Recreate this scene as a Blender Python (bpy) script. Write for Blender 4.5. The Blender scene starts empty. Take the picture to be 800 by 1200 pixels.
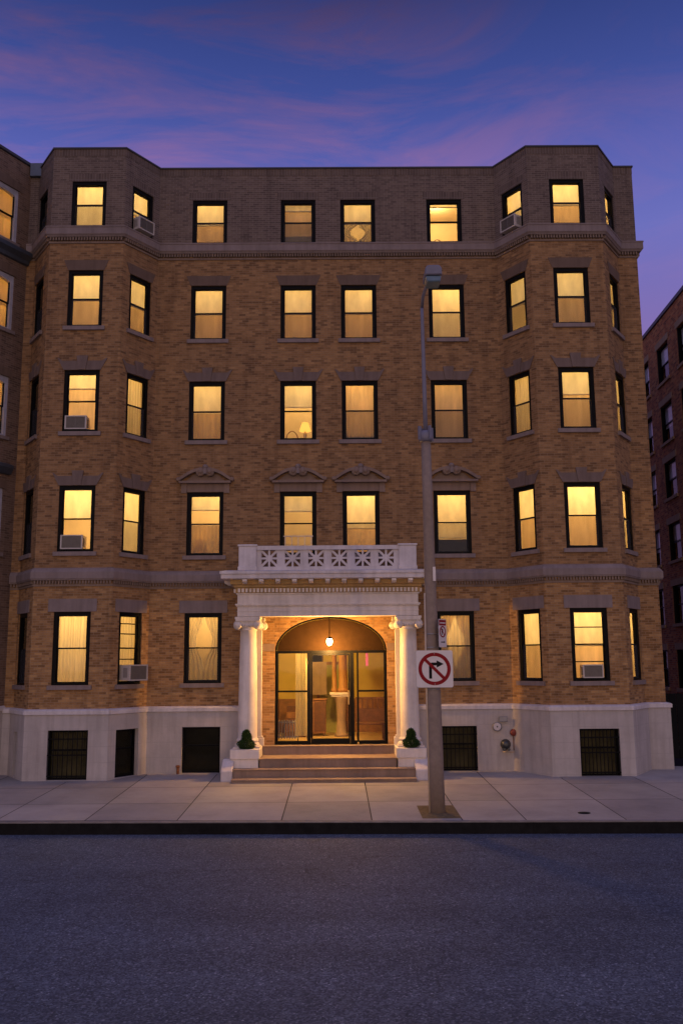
import bpy, bmesh, math, random
from mathutils import Vector, Matrix, noise

R = math.radians
rnd = random.Random(11)
scene = bpy.context.scene
COL = scene.collection


# ---------------------------------------------------------------- helpers
class MB:
    """collects faces (with uv in metres) into one mesh"""
    def __init__(self, weld=False):
        self.bm = bmesh.new()
        self.uv = self.bm.loops.layers.uv.new('UVMap')
        self.weld = weld
        self.smooth = False

    def face(self, pts, uvs=None, smooth=False):
        vs = [self.bm.verts.new(p) for p in pts]
        try:
            f = self.bm.faces.new(vs)
        except ValueError:
            return None
        f.smooth = smooth
        if uvs is None:
            n = f.normal if f.normal.length else Vector((0, 0, 1))
            f.normal_update()
            n = f.normal
            ax = max(range(3), key=lambda i: abs(n[i]))
            for l in f.loops:
                c = l.vert.co
                l[self.uv].uv = (c.y, c.z) if ax == 0 else ((c.x, c.z) if ax == 1 else (c.x, c.y))
        else:
            for l, u in zip(f.loops, uvs):
                l[self.uv].uv = u
        return f

    def box(self, x0, x1, y0, y1, z0, z1, M=None):
        if x0 > x1: x0, x1 = x1, x0
        if y0 > y1: y0, y1 = y1, y0
        if z0 > z1: z0, z1 = z1, z0
        p = [Vector(q) for q in ((x0, y0, z0), (x1, y0, z0), (x1, y1, z0), (x0, y1, z0),
                                 (x0, y0, z1), (x1, y0, z1), (x1, y1, z1), (x0, y1, z1))]
        if M is not None:
            p = [M @ q for q in p]
        vs = [self.bm.verts.new(q) for q in p]
        for idx in ((0, 3, 2, 1), (4, 5, 6, 7), (0, 1, 5, 4), (1, 2, 6, 5), (2, 3, 7, 6), (3, 0, 4, 7)):
            f = self.bm.faces.new([vs[i] for i in idx])
            f.normal_update()
            n = f.normal
            ax = max(range(3), key=lambda i: abs(n[i]))
            for l in f.loops:
                c = l.vert.co
                l[self.uv].uv = (c.y, c.z) if ax == 0 else ((c.x, c.z) if ax == 1 else (c.x, c.y))
        return self

    def prism(self, poly, y0, y1, M=None):
        """poly = list of (x,z), counter-clockwise seen from -Y; extruded from y0 (front) to y1"""
        n = len(poly)
        T = (lambda q: q) if M is None else (lambda q: M @ Vector(q))
        a = [self.bm.verts.new(T((x, y0, z))) for x, z in poly]
        b = [self.bm.verts.new(T((x, y1, z))) for x, z in poly]
        fs = [self.bm.faces.new(a), self.bm.faces.new(b[::-1])]
        for i in range(n):
            j = (i + 1) % n
            fs.append(self.bm.faces.new((a[j], a[i], b[i], b[j])))
        for f in fs:
            for l in f.loops:
                c = l.vert.co
                l[self.uv].uv = (c.x, c.z)
        return self

    def lathe(self, prof, cx=0, cy=0, cz=0, seg=28, axis='z', smooth=True, M=None):
        """prof = list of (r, t)"""
        rings = []
        for r, t in prof:
            ring = []
            for i in range(seg):
                a = 2 * math.pi * i / seg
                c, s = r * math.cos(a), r * math.sin(a)
                if axis == 'z': q = Vector((cx + c, cy + s, cz + t))
                elif axis == 'y': q = Vector((cx + c, cy + t, cz - s))
                else: q = Vector((cx + t, cy + c, cz + s))
                ring.append(self.bm.verts.new(M @ q if M is not None else q))
            rings.append(ring)
        for k in range(len(rings) - 1):
            for i in range(seg):
                j = (i + 1) % seg
                f = self.bm.faces.new((rings[k][i], rings[k][j], rings[k + 1][j], rings[k + 1][i]))
                f.smooth = smooth
        for ring, flip in ((rings[0], True), (rings[-1], False)):
            self.bm.faces.new(ring[::-1] if flip else ring)
        return self

    def tube(self, pts, r, seg=8, cap=True):
        pts = [Vector(p) for p in pts]
        rs = r if isinstance(r, (list, tuple)) else [r] * len(pts)
        rings = []
        for i, p in enumerate(pts):
            d = (pts[min(i + 1, len(pts) - 1)] - pts[max(i - 1, 0)]).normalized()
            up = Vector((0, 0, 1)) if abs(d.z) < .9 else Vector((1, 0, 0))
            a = d.cross(up).normalized(); b = d.cross(a).normalized()
            rings.append([self.bm.verts.new(p + (a * math.cos(t) + b * math.sin(t)) * rs[i])
                          for t in (2 * math.pi * k / seg for k in range(seg))])
        for k in range(len(rings) - 1):
            for i in range(seg):
                j = (i + 1) % seg
                f = self.bm.faces.new((rings[k][i], rings[k][j], rings[k + 1][j], rings[k + 1][i]))
                f.smooth = True
        if cap:
            self.bm.faces.new(rings[0][::-1]); self.bm.faces.new(rings[-1])
        return self

    def build(self, name, mat, parent=None, loc=None, rotz=0, bevel=0, fix=True):
        if self.weld:
            bmesh.ops.remove_doubles(self.bm, verts=self.bm.verts, dist=1e-4)
        if fix:
            bmesh.ops.recalc_face_normals(self.bm, faces=self.bm.faces)
        if bevel:
            es = [e for e in self.bm.edges if len(e.link_faces) == 2 and e.calc_face_angle(0) > .6]
            bmesh.ops.bevel(self.bm, geom=es, offset=bevel, segments=1, affect='EDGES', profile=.5)
        me = bpy.data.meshes.new(name)
        self.bm.to_mesh(me); self.bm.free()
        o = bpy.data.objects.new(name, me)
        COL.objects.link(o)
        if mat is not None: me.materials.append(mat)
        if parent is not None: o.parent = parent
        if loc is not None: o.location = loc
        if rotz: o.rotation_euler.z = rotz
        return o


def tag(o, label=None, cat=None, group=None, kind=None):
    if label: o['label'] = label
    if cat: o['category'] = cat
    if group: o['group'] = group
    if kind: o['kind'] = kind
    return o


def empty(name, loc=(0, 0, 0), rz=0, label=None, cat=None, group=None):
    o = bpy.data.objects.new(name, None)
    COL.objects.link(o)
    o.location = loc; o.rotation_euler.z = rz; o.empty_display_size = .2
    return tag(o, label, cat, group)


def copy_tree(o, parent=None):
    c = o.copy(); COL.objects.link(c)
    if parent is not None: c.parent = parent
    for ch in [k for k in o.children]:
        copy_tree(ch, c)
    return c


# ---------------------------------------------------------------- materials
def newmat(name):
    m = bpy.data.materials.new(name); m.use_nodes = True
    nt = m.node_tree; nt.nodes.clear()
    out = nt.nodes.new('ShaderNodeOutputMaterial')
    return m, nt, out


def N(nt, t, **kw):
    n = nt.nodes.new(t)
    for k, v in kw.items():
        if k in n.inputs: n.inputs[k].default_value = v
        else: setattr(n, k, v)
    return n


def ramp(nt, stops, interp='LINEAR'):
    n = nt.nodes.new('ShaderNodeValToRGB'); cr = n.color_ramp; cr.interpolation = interp
    while len(cr.elements) < len(stops): cr.elements.new(.5)
    for e, (p, c) in zip(cr.elements, stops):
        e.position = p; e.color = (*c, 1) if len(c) == 3 else c
    return n


def mixc(nt, a, b, fac, mode='MIX'):
    n = nt.nodes.new('ShaderNodeMix'); n.data_type = 'RGBA'; n.blend_type = mode
    for sock, v in ((n.inputs[0], fac), (n.inputs[6], a), (n.inputs[7], b)):
        if isinstance(v, bpy.types.NodeSocket): nt.links.new(v, sock)
        elif isinstance(v, (int, float)): sock.default_value = v
        else: sock.default_value = (*v, 1) if len(v) == 3 else v
    return n.outputs[2]


def simple(name, col, rough=.6, metal=0, var=.15, scale=6, bump=0, spec=.5, bscale=40):
    """plain surface with gentle colour mottling and roughness variation"""
    m, nt, out = newmat(name)
    b = N(nt, 'ShaderNodeBsdfPrincipled', Roughness=rough, Metallic=metal)
    b.inputs['Specular IOR Level'].default_value = spec
    tc = N(nt, 'ShaderNodeTexCoord')
    nz = N(nt, 'ShaderNodeTexNoise', Scale=scale, Detail=6, Roughness=.65)
    nt.links.new(tc.outputs['Object'], nz.inputs['Vector'])
    lo = tuple(max(0, c * (1 - var)) for c in col); hi = tuple(min(1, c * (1 + var)) for c in col)
    r = ramp(nt, [(.3, lo), (.7, hi)])
    nt.links.new(nz.outputs['Fac'], r.inputs['Fac'])
    nt.links.new(r.outputs['Color'], b.inputs['Base Color'])
    if bump:
        n2 = N(nt, 'ShaderNodeTexNoise', Scale=bscale, Detail=4)
        nt.links.new(tc.outputs['Object'], n2.inputs['Vector'])
        bp = N(nt, 'ShaderNodeBump', Strength=bump, Distance=.01)
        nt.links.new(n2.outputs['Fac'], bp.inputs['Height'])
        nt.links.new(bp.outputs['Normal'], b.inputs['Normal'])
    nt.links.new(b.outputs[0], out.inputs[0])
    return m


def brick_mat(name, tones, mortar, bw=.19, rh=.064, soldier=False, ms=.006, blotch=(.72, 1.18), streak=True):
    m, nt, out = newmat(name)
    b = N(nt, 'ShaderNodeBsdfPrincipled', Roughness=.85)
    b.inputs['Specular IOR Level'].default_value = .25
    uv = N(nt, 'ShaderNodeUVMap')
    src = uv.outputs[0]
    if soldier:
        mp = N(nt, 'ShaderNodeMapping'); mp.inputs['Rotation'].default_value = (0, 0, R(90))
        nt.links.new(src, mp.inputs['Vector']); src = mp.outputs[0]
    bt = N(nt, 'ShaderNodeTexBrick', Scale=1.0)
    bt.offset = 0 if soldier else .5
    bt.inputs['Color1'].default_value = (0, 0, 0, 1); bt.inputs['Color2'].default_value = (1, 1, 1, 1)
    bt.inputs['Mortar'].default_value = (.5, .5, .5, 1)
    bt.inputs['Mortar Size'].default_value = ms; bt.inputs['Mortar Smooth'].default_value = .3
    bt.inputs['Brick Width'].default_value = bw; bt.inputs['Row Height'].default_value = rh
    bt.inputs['Bias'].default_value = 0
    nt.links.new(src, bt.inputs['Vector'])
    n = len(tones)
    rp = ramp(nt, [((i + .5) / n, t) for i, t in enumerate(tones)])
    nt.links.new(bt.outputs['Color'], rp.inputs['Fac'])
    # courses and patches of darker / paler bricks (different firings)
    mp2 = N(nt, 'ShaderNodeMapping'); mp2.inputs['Scale'].default_value = (2.6, 5.5, 1)
    nt.links.new(uv.outputs[0], mp2.inputs['Vector'])
    nz = N(nt, 'ShaderNodeTexNoise', Scale=1.6, Detail=5, Roughness=.7)
    nt.links.new(mp2.outputs[0], nz.inputs['Vector'])
    r2 = ramp(nt, [(.3, (blotch[0],) * 3), (.68, (blotch[1],) * 3)])
    nt.links.new(nz.outputs['Fac'], r2.inputs['Fac'])
    c = mixc(nt, rp.outputs['Color'], r2.outputs['Color'], 1.0, 'MULTIPLY')
    # large weathering
    n3 = N(nt, 'ShaderNodeTexNoise', Scale=.35, Detail=6, Roughness=.6)
    nt.links.new(uv.outputs[0], n3.inputs['Vector'])
    r3 = ramp(nt, [(.3, (.82, .82, .86)), (.7, (1.1, 1.08, 1.02))])
    nt.links.new(n3.outputs['Fac'], r3.inputs['Fac'])
    c = mixc(nt, c, r3.outputs['Color'], 1.0, 'MULTIPLY')
    mp5 = N(nt, 'ShaderNodeMapping'); mp5.inputs['Scale'].default_value = (3.2, .28, 1)      # rain streaks
    nt.links.new(uv.outputs[0], mp5.inputs['Vector'])
    n5 = N(nt, 'ShaderNodeTexNoise', Scale=1, Detail=5, Roughness=.65); nt.links.new(mp5.outputs[0], n5.inputs['Vector'])
    r5 = ramp(nt, [(.34, (.80, .79, .80)), (.50, (1, 1, 1)), (.72, (1.06, 1.05, 1.03))]); nt.links.new(n5.outputs['Fac'], r5.inputs['Fac'])
    c = mixc(nt, c, mortar, bt.outputs['Fac'])
    c = mixc(nt, c, r5.outputs['Color'], 1.0, 'MULTIPLY')
    nt.links.new(c, b.inputs['Base Color'])
    n4 = N(nt, 'ShaderNodeTexNoise', Scale=60, Detail=3)
    nt.links.new(uv.outputs[0], n4.inputs['Vector'])
    mth = N(nt, 'ShaderNodeMath', operation='MULTIPLY_ADD')
    nt.links.new(bt.outputs['Fac'], mth.inputs[0]); mth.inputs[1].default_value = -1.0
    nt.links.new(n4.outputs['Fac'], mth.inputs[2])
    bp = N(nt, 'ShaderNodeBump', Strength=.5, Distance=.008)
    nt.links.new(mth.outputs[0], bp.inputs['Height']); nt.links.new(bp.outputs['Normal'], b.inputs['Normal'])
    nt.links.new(b.outputs[0], out.inputs[0])
    return m


def glass_mat(name='window_glass', tint=(1, 1, 1), ior=1.5):
    m, nt, out = newmat(name)
    tr = N(nt, 'ShaderNodeBsdfTransparent'); tr.inputs[0].default_value = (*tint, 1)
    gl = N(nt, 'ShaderNodeBsdfGlossy', Roughness=.03)
    lw = N(nt, 'ShaderNodeFresnel', IOR=ior)
    ge = N(nt, 'ShaderNodeNewGeometry'); mi = N(nt, 'ShaderNodeMix')   # a thin pane reflects alike from both sides
    mi.inputs[2].default_value = ior; mi.inputs[3].default_value = 1 / ior
    nt.links.new(ge.outputs['Backfacing'], mi.inputs[0]); nt.links.new(mi.outputs[0], lw.inputs['IOR'])
    tc = N(nt, 'ShaderNodeTexCoord'); nz = N(nt, 'ShaderNodeTexNoise', Scale=1.2, Detail=2)
    nt.links.new(tc.outputs['Object'], nz.inputs['Vector'])
    bp = N(nt, 'ShaderNodeBump', Strength=.06, Distance=.05)
    nt.links.new(nz.outputs['Fac'], bp.inputs['Height']); nt.links.new(bp.outputs['Normal'], gl.inputs['Normal'])
    mx = N(nt, 'ShaderNodeMixShader')
    nt.links.new(lw.outputs[0], mx.inputs[0]); nt.links.new(tr.outputs[0], mx.inputs[1]); nt.links.new(gl.outputs[0], mx.inputs[2])
    nt.links.new(mx.outputs[0], out.inputs[0])
    return m


def cloth_mat(name, col, trans=.55, wrinkle=True, vscale=(26, 1.2)):
    """thin cloth: light from the lamp behind shines through it"""
    m, nt, out = newmat(name)
    tc = N(nt, 'ShaderNodeTexCoord'); mp = N(nt, 'ShaderNodeMapping')
    mp.inputs['Scale'].default_value = (vscale[0], 1, vscale[1])
    oi = N(nt, 'ShaderNodeObjectInfo')
    va = N(nt, 'ShaderNodeVectorMath', operation='ADD')
    nt.links.new(tc.outputs['Object'], va.inputs[0]); nt.links.new(oi.outputs['Random'], va.inputs[1])
    nt.links.new(va.outputs[0], mp.inputs['Vector'])
    nz = N(nt, 'ShaderNodeTexNoise', Scale=1, Detail=5, Roughness=.6)
    nt.links.new(mp.outputs[0], nz.inputs['Vector'])
    r = ramp(nt, [(.3, tuple(c * .74 for c in col)), (.7, tuple(min(1, c * 1.06) for c in col))])
    nt.links.new(nz.outputs['Fac'], r.inputs['Fac'])
    d = N(nt, 'ShaderNodeBsdfDiffuse'); t = N(nt, 'ShaderNodeBsdfTranslucent')
    nt.links.new(r.outputs['Color'], d.inputs[0]); nt.links.new(r.outputs['Color'], t.inputs[0])
    mx = N(nt, 'ShaderNodeMixShader'); mx.inputs[0].default_value = trans
    nt.links.new(d.outputs[0], mx.inputs[1]); nt.links.new(t.outputs[0], mx.inputs[2])
    nt.links.new(mx.outputs[0], out.inputs[0])
    return m


def screen_mat():
    m, nt, out = newmat('insect_mesh')
    tr = N(nt, 'ShaderNodeBsdfTransparent'); d = N(nt, 'ShaderNodeBsdfDiffuse')
    d.inputs[0].default_value = (.10, .10, .11, 1)
    mx = N(nt, 'ShaderNodeMixShader'); mx.inputs[0].default_value = .32
    nt.links.new(tr.outputs[0], mx.inputs[1]); nt.links.new(d.outputs[0], mx.inputs[2])
    nt.links.new(mx.outputs[0], out.inputs[0])
    return m


def emit(name, col, s):
    m, nt, out = newmat(name)
    e = N(nt, 'ShaderNodeEmission', Strength=s); e.inputs[0].default_value = (*col, 1)
    nt.links.new(e.outputs[0], out.inputs[0])
    return m


def stone_mat(name, col, joints=False, jw=1.15, jh=.40, stain=.25, rough=.75):
    m, nt, out = newmat(name)
    b = N(nt, 'ShaderNodeBsdfPrincipled', Roughness=rough)
    b.inputs['Specular IOR Level'].default_value = .3
    tc = N(nt, 'ShaderNodeTexCoord')
    nz = N(nt, 'ShaderNodeTexNoise', Scale=1.3, Detail=8, Roughness=.7)
    nt.links.new(tc.outputs['Object'], nz.inputs['Vector'])
    r = ramp(nt, [(.25, tuple(c * (1 - stain) for c in col)), (.75, tuple(min(1, c * (1 + stain * .6)) for c in col))])
    nt.links.new(nz.outputs['Fac'], r.inputs['Fac'])
    c = r.outputs['Color']
    # rain streaks: noise drawn out vertically
    mp = N(nt, 'ShaderNodeMapping'); mp.inputs['Scale'].default_value = (7, 7, .5)
    nt.links.new(tc.outputs['Object'], mp.inputs['Vector'])
    n2 = N(nt, 'ShaderNodeTexNoise', Scale=1, Detail=4, Roughness=.6)
    nt.links.new(mp.outputs[0], n2.inputs['Vector'])
    r2 = ramp(nt, [(.42, (1, 1, 1)), (.72, (.78, .76, .74))])
    nt.links.new(n2.outputs['Fac'], r2.inputs['Fac'])
    c = mixc(nt, c, r2.outputs['Color'], .8, 'MULTIPLY')
    n3 = N(nt, 'ShaderNodeTexNoise', Scale=45, Detail=3)
    nt.links.new(tc.outputs['Object'], n3.inputs['Vector'])
    h = n3.outputs['Fac']
    if joints:
        uv = N(nt, 'ShaderNodeUVMap')
        bt = N(nt, 'ShaderNodeTexBrick', Scale=1.0)
        bt.inputs['Mortar Size'].default_value = .007; bt.inputs['Brick Width'].default_value = jw
        bt.inputs['Row Height'].default_value = jh; bt.inputs['Mortar Smooth'].default_value = .4
        nt.links.new(uv.outputs[0], bt.inputs['Vector'])
        c = mixc(nt, c, tuple(x * .80 for x in col), bt.outputs['Fac'])
        mth = N(nt, 'ShaderNodeMath', operation='MULTIPLY_ADD'); mth.inputs[1].default_value = -1.5
        nt.links.new(bt.outputs['Fac'], mth.inputs[0]); nt.links.new(h, mth.inputs[2]); h = mth.outputs[0]
    nt.links.new(c, b.inputs['Base Color'])
    bp = N(nt, 'ShaderNodeBump', Strength=.25, Distance=.01)
    nt.links.new(h, bp.inputs['Height']); nt.links.new(bp.outputs['Normal'], b.inputs['Normal'])
    nt.links.new(b.outputs[0], out.inputs[0])
    return m


def asphalt_mat():
    m, nt, out = newmat('asphalt')
    b = N(nt, 'ShaderNodeBsdfPrincipled', Roughness=.75)
    b.inputs['Specular IOR Level'].default_value = .35
    tc = N(nt, 'ShaderNodeTexCoord'); ob = tc.outputs['Object']
    v = N(nt, 'ShaderNodeTexVoronoi', Scale=46); nt.links.new(ob, v.inputs['Vector'])
    r = ramp(nt, [(0, (.024, .033, .054)), (.45, (.060, .076, .117)), (.78, (.112, .136, .192)), (.93, (.22, .25, .32)), (1, (.38, .40, .48))])
    nt.links.new(v.outputs['Color'], r.inputs['Fac'])
    n1 = N(nt, 'ShaderNodeTexNoise', Scale=.5, Detail=8, Roughness=.7); nt.links.new(ob, n1.inputs['Vector'])
    r1 = ramp(nt, [(.3, (.75, .75, .77)), (.7, (1.2, 1.2, 1.18))]); nt.links.new(n1.outputs['Fac'], r1.inputs['Fac'])
    c = mixc(nt, r.outputs['Color'], r1.outputs['Color'], 1.0, 'MULTIPLY')
    mp = N(nt, 'ShaderNodeMapping'); mp.inputs['Scale'].default_value = (.12, 1.0, 1); nt.links.new(ob, mp.inputs['Vector'])
    n2 = N(nt, 'ShaderNodeTexNoise', Scale=.9, Detail=3); nt.links.new(mp.outputs[0], n2.inputs['Vector'])
    r2 = ramp(nt, [(.35, (.88, .88, .88)), (.65, (1.12, 1.12, 1.12))]); nt.links.new(n2.outputs['Fac'], r2.inputs['Fac'])
    c = mixc(nt, c, r2.outputs['Color'], 1.0, 'MULTIPLY')
    g2 = N(nt, 'ShaderNodeTexNoise', Scale=11, Detail=6, Roughness=.8); nt.links.new(ob, g2.inputs['Vector'])
    r4 = ramp(nt, [(.3, (.70, .70, .71)), (.7, (1.3, 1.3, 1.29))]); nt.links.new(g2.outputs['Fac'], r4.inputs['Fac'])
    c = mixc(nt, c, r4.outputs['Color'], 1.0, 'MULTIPLY')
    # a few hairline cracks
    nd = N(nt, 'ShaderNodeTexNoise', Scale=1.4, Detail=4); nt.links.new(ob, nd.inputs['Vector'])
    vm = N(nt, 'ShaderNodeVectorMath', operation='MULTIPLY_ADD'); vm.inputs[1].default_value = (.9, .9, .9)
    nt.links.new(nd.outputs['Color'], vm.inputs[0]); nt.links.new(ob, vm.inputs[2])
    vc = N(nt, 'ShaderNodeTexVoronoi', Scale=.16); vc.feature = 'DISTANCE_TO_EDGE'; nt.links.new(vm.outputs[0], vc.inputs['Vector'])
    rc = ramp(nt, [(.0, (.45, .45, .45)), (.0025, (1, 1, 1))]); nt.links.new(vc.outputs['Distance'], rc.inputs['Fac'])
    c = mixc(nt, c, rc.outputs['Color'], .7, 'MULTIPLY')
    nt.links.new(c, b.inputs['Base Color'])
    n3 = N(nt, 'ShaderNodeTexNoise', Scale=70, Detail=3, Roughness=.7); nt.links.new(ob, n3.inputs['Vector'])
    mt = N(nt, 'ShaderNodeMath', operation='ADD'); nt.links.new(v.outputs['Distance'], mt.inputs[0]); nt.links.new(n3.outputs['Fac'], mt.inputs[1])
    bp = N(nt, 'ShaderNodeBump', Strength=.9, Distance=.012); nt.links.new(mt.outputs[0], bp.inputs['Height'])
    nt.links.new(bp.outputs['Normal'], b.inputs['Normal'])
    nt.links.new(b.outputs[0], out.inputs[0])
    return m


def concrete_mat():
    m, nt, out = newmat('pavement_concrete')
    b = N(nt, 'ShaderNodeBsdfPrincipled', Roughness=.85)
    b.inputs['Specular IOR Level'].default_value = .3
    tc = N(nt, 'ShaderNodeTexCoord'); ob = tc.outputs['Object']
    n1 = N(nt, 'ShaderNodeTexNoise', Scale=.8, Detail=9, Roughness=.72); nt.links.new(ob, n1.inputs['Vector'])
    r = ramp(nt, [(.25, (.27, .25, .235)), (.5, (.37, .34, .32)), (.75, (.44, .405, .38))]); nt.links.new(n1.outputs['Fac'], r.inputs['Fac'])
    at = N(nt, 'ShaderNodeVertexColor', layer_name='slab')
    c = mixc(nt, r.outputs['Color'], at.outputs['Color'], 1.0, 'MULTIPLY')
    v = N(nt, 'ShaderNodeTexVoronoi', Scale=1.7); nt.links.new(ob, v.inputs['Vector'])
    r2 = ramp(nt, [(.02, (.55, .55, .55)), (.05, (1, 1, 1))]); nt.links.new(v.outputs['Distance'], r2.inputs['Fac'])
    c = mixc(nt, c, r2.outputs['Color'], .6, 'MULTIPLY')
    nt.links.new(c, b.inputs['Base Color'])
    n3 = N(nt, 'ShaderNodeTexNoise', Scale=50, Detail=3); nt.links.new(ob, n3.inputs['Vector'])
    bp = N(nt, 'ShaderNodeBump', Strength=.25, Distance=.006); nt.links.new(n3.outputs['Fac'], bp.inputs['Height'])
    nt.links.new(bp.outputs['Normal'], b.inputs['Normal'])
    nt.links.new(b.outputs[0], out.inputs[0])
    return m


M = {}
M['brick_low'] = brick_mat('golden_lit_brick', [(.24, .126, .050), (.31, .166, .068), (.39, .215, .086), (.50, .295, .125), (.33, .178, .074), (.43, .24, .098)], (.33, .23, .145), blotch=(.72, 1.16))  # ground-floor brick; part of the facade's warm light gradient is in its colour
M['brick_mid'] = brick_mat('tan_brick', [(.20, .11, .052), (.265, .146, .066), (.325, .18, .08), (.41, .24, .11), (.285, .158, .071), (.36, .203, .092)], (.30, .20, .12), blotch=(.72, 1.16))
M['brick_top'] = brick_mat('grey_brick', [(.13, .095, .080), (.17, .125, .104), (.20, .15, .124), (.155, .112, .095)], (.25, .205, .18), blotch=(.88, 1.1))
M['soldier'] = brick_mat('soldier_brick', [(.13, .095, .08), (.17, .125, .105), (.15, .11, .09)], (.23, .19, .17), bw=.24, rh=.08, soldier=True, blotch=(.9, 1.1))
M['brick_red'] = brick_mat('red_brick', [(.26, .08, .034), (.52, .155, .05), (.58, .205, .068), (.36, .105, .043), (.58, .25, .088)], (.36, .25, .14), bw=.24, rh=.085, ms=.009)
M['brick_row'] = brick_mat('brown_brick', [(.14, .09, .066), (.22, .145, .105), (.19, .12, .088)], (.24, .185, .15), blotch=(.85, 1.1))
M['stone'] = stone_mat('lavender_stone', (.27, .215, .205))
M['stone_k'] = stone_mat('keystone_stone', (.205, .15, .13))
M['stone_b'] = stone_mat('brown_stone_lintel', (.175, .118, .088))
M['stone_p'] = stone_mat('pediment_stone', (.28, .20, .16))
M['base'] = stone_mat('painted_stucco', (.50, .455, .435), joints=True, stain=.22)
M['white'] = stone_mat('white_painted_stone', (.80, .73, .68), stain=.26, rough=.6)
M['whitep'] = stone_mat('weathered_white_paint', (.70, .65, .66), stain=.3, rough=.6)
M['ochre'] = stone_mat('ochre_painted_soffit', (.50, .33, .14), stain=.2)
M['dentil'] = stone_mat('dentil_brick', (.26, .19, .15))
M['black'] = simple('black_aluminium', (.006, .006, .007), rough=.45, var=.2, spec=.08)
M['iron'] = simple('black_iron', (.008, .008, .009), rough=.6, spec=.08)
M['coping'] = simple('dark_coping', (.035, .035, .045), rough=.5)
M['flash'] = simple('sheet_metal_flashing', (.10, .12, .16), rough=.45, metal=.6)
M['glass'] = glass_mat()
M['dirtyglass'] = glass_mat('cellar_glass', (.6, .58, .5), 1.3)
M['shade'] = cloth_mat('cream_roller_shade', (.86, .77, .50), .55, vscale=(3, 1.2))
M['curtain'] = cloth_mat('linen_curtain', (.82, .60, .32), .52, vscale=(5, .9))
M['sheer'] = cloth_mat('sheer_curtain', (.80, .68, .42), .55, vscale=(24, .6))
M['heavy'] = simple('heavy_dark_drape', (.02, .019, .014), rough=.95, spec=.05)
M['greywhite'] = simple('white_blind', (.80, .80, .84), rough=.8)
M['screen'] = screen_mat()
M['room'] = simple('warm_plaster', (.62, .50, .32), rough=.9, var=.08, scale=1.5)
M['darkroom'] = simple('near_black_matte', (.045, .043, .030), rough=.95, spec=.05)  # unlit-room darkness put into the colour; the shrub pots use it too
M['dimroom'] = simple('olive_lit_cellar_tone', (.20, .18, .10), rough=.9, var=.45, scale=2.5)  # faint olive light of the cellar interior put into the colour
M['wood'] = simple('dark_wood', (.10, .04, .016), rough=.5, var=.3, scale=9)
M['wood2'] = simple('brown_wood', (.22, .10, .035), rough=.5, var=.3, scale=7)
M['acwhite'] = simple('beige_enamel', (.52, .47, .44), rough=.4, var=.06)
M['acgrille'] = simple('grey_louvre', (.17, .15, .14), rough=.5)
M['metalgrey'] = simple('galvanised_grey', (.24, .24, .27), rough=.45, metal=.5)
M['concpole'] = simple('concrete_pole', (.26, .20, .165), rough=.75, var=.15, scale=9, bump=.3)
M['bluemetal'] = simple('painted_blue_grey_metal', (.17, .17, .24), rough=.5, var=.1)
M['conduit'] = simple('pale_conduit', (.55, .44, .33), rough=.4)
M['signwhite'] = simple('sign_sheeting', (.70, .65, .66), rough=.4, var=.05)
M['signred'] = simple('sign_red', (.26, .010, .016), rough=.5, var=.06, spec=.1)
M['signblack'] = simple('sign_black', (.008, .008, .009), rough=.5, spec=.08)
M['signback'] = simple('sign_edge_aluminium', (.30, .28, .28), rough=.4, metal=.7)
M['asphalt'] = asphalt_mat()
M['concrete'] = concrete_mat()
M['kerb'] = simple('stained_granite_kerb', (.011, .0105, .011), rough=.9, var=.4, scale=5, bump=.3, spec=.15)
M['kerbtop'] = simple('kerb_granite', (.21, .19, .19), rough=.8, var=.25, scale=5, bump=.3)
M['dirt'] = simple('dry_dirt', (.15, .105, .05), rough=.95, var=.4, scale=14, bump=.8, bscale=30)
M['step'] = stone_mat('brown_step_stone', (.30, .215, .165), stain=.3)
M['leafdark'] = simple('evergreen_leaf', (.030, .066, .016), rough=.7, var=.7, scale=14, spec=.2)
M['bark'] = simple('bark', (.08, .05, .03), rough=.9)
M['redpaint'] = simple('faded_red_paint', (.20, .035, .022), rough=.55)
M['rust'] = simple('rusty_iron', (.20, .07, .025), rough=.85, var=.5, scale=22)
M['darkmetal'] = simple('dull_dark_metal', (.075, .08, .085), rough=.35, metal=.6)
M['yellowwall'] = simple('ochre_plaster', (.52, .38, .09), rough=.8, var=.10, scale=1.2)
M['tympan'] = simple('brown_panel', (.030, .016, .008), rough=.9, var=.15, spec=.03)
M['tile'] = simple('lobby_tile', (.55, .40, .22), rough=.35)
M['purple'] = simple('magenta_card', (.22, .04, .17), rough=.6)
M['green'] = simple('olive_panel', (.28, .27, .09), rough=.7)
M['terracotta'] = simple('orange_column', (.30, .14, .045), rough=.6)
M['brass'] = simple('brass', (.55, .38, .15), rough=.3, metal=.9)
M['bulb'] = emit('lamp_glow', (1.0, .62, .22), 55)
M['roomlamp'] = emit('lamp_shade_glow', (1.0, .46, .07), 1.5)
M['roof'] = simple('roofing_felt', (.03, .03, .03), rough=.9)
M['blueglass'] = simple('unlit_lens', (.10, .17, .26), rough=.15)
M['gaugeface'] = simple('gauge_face', (.55, .50, .52), rough=.4)


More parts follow.
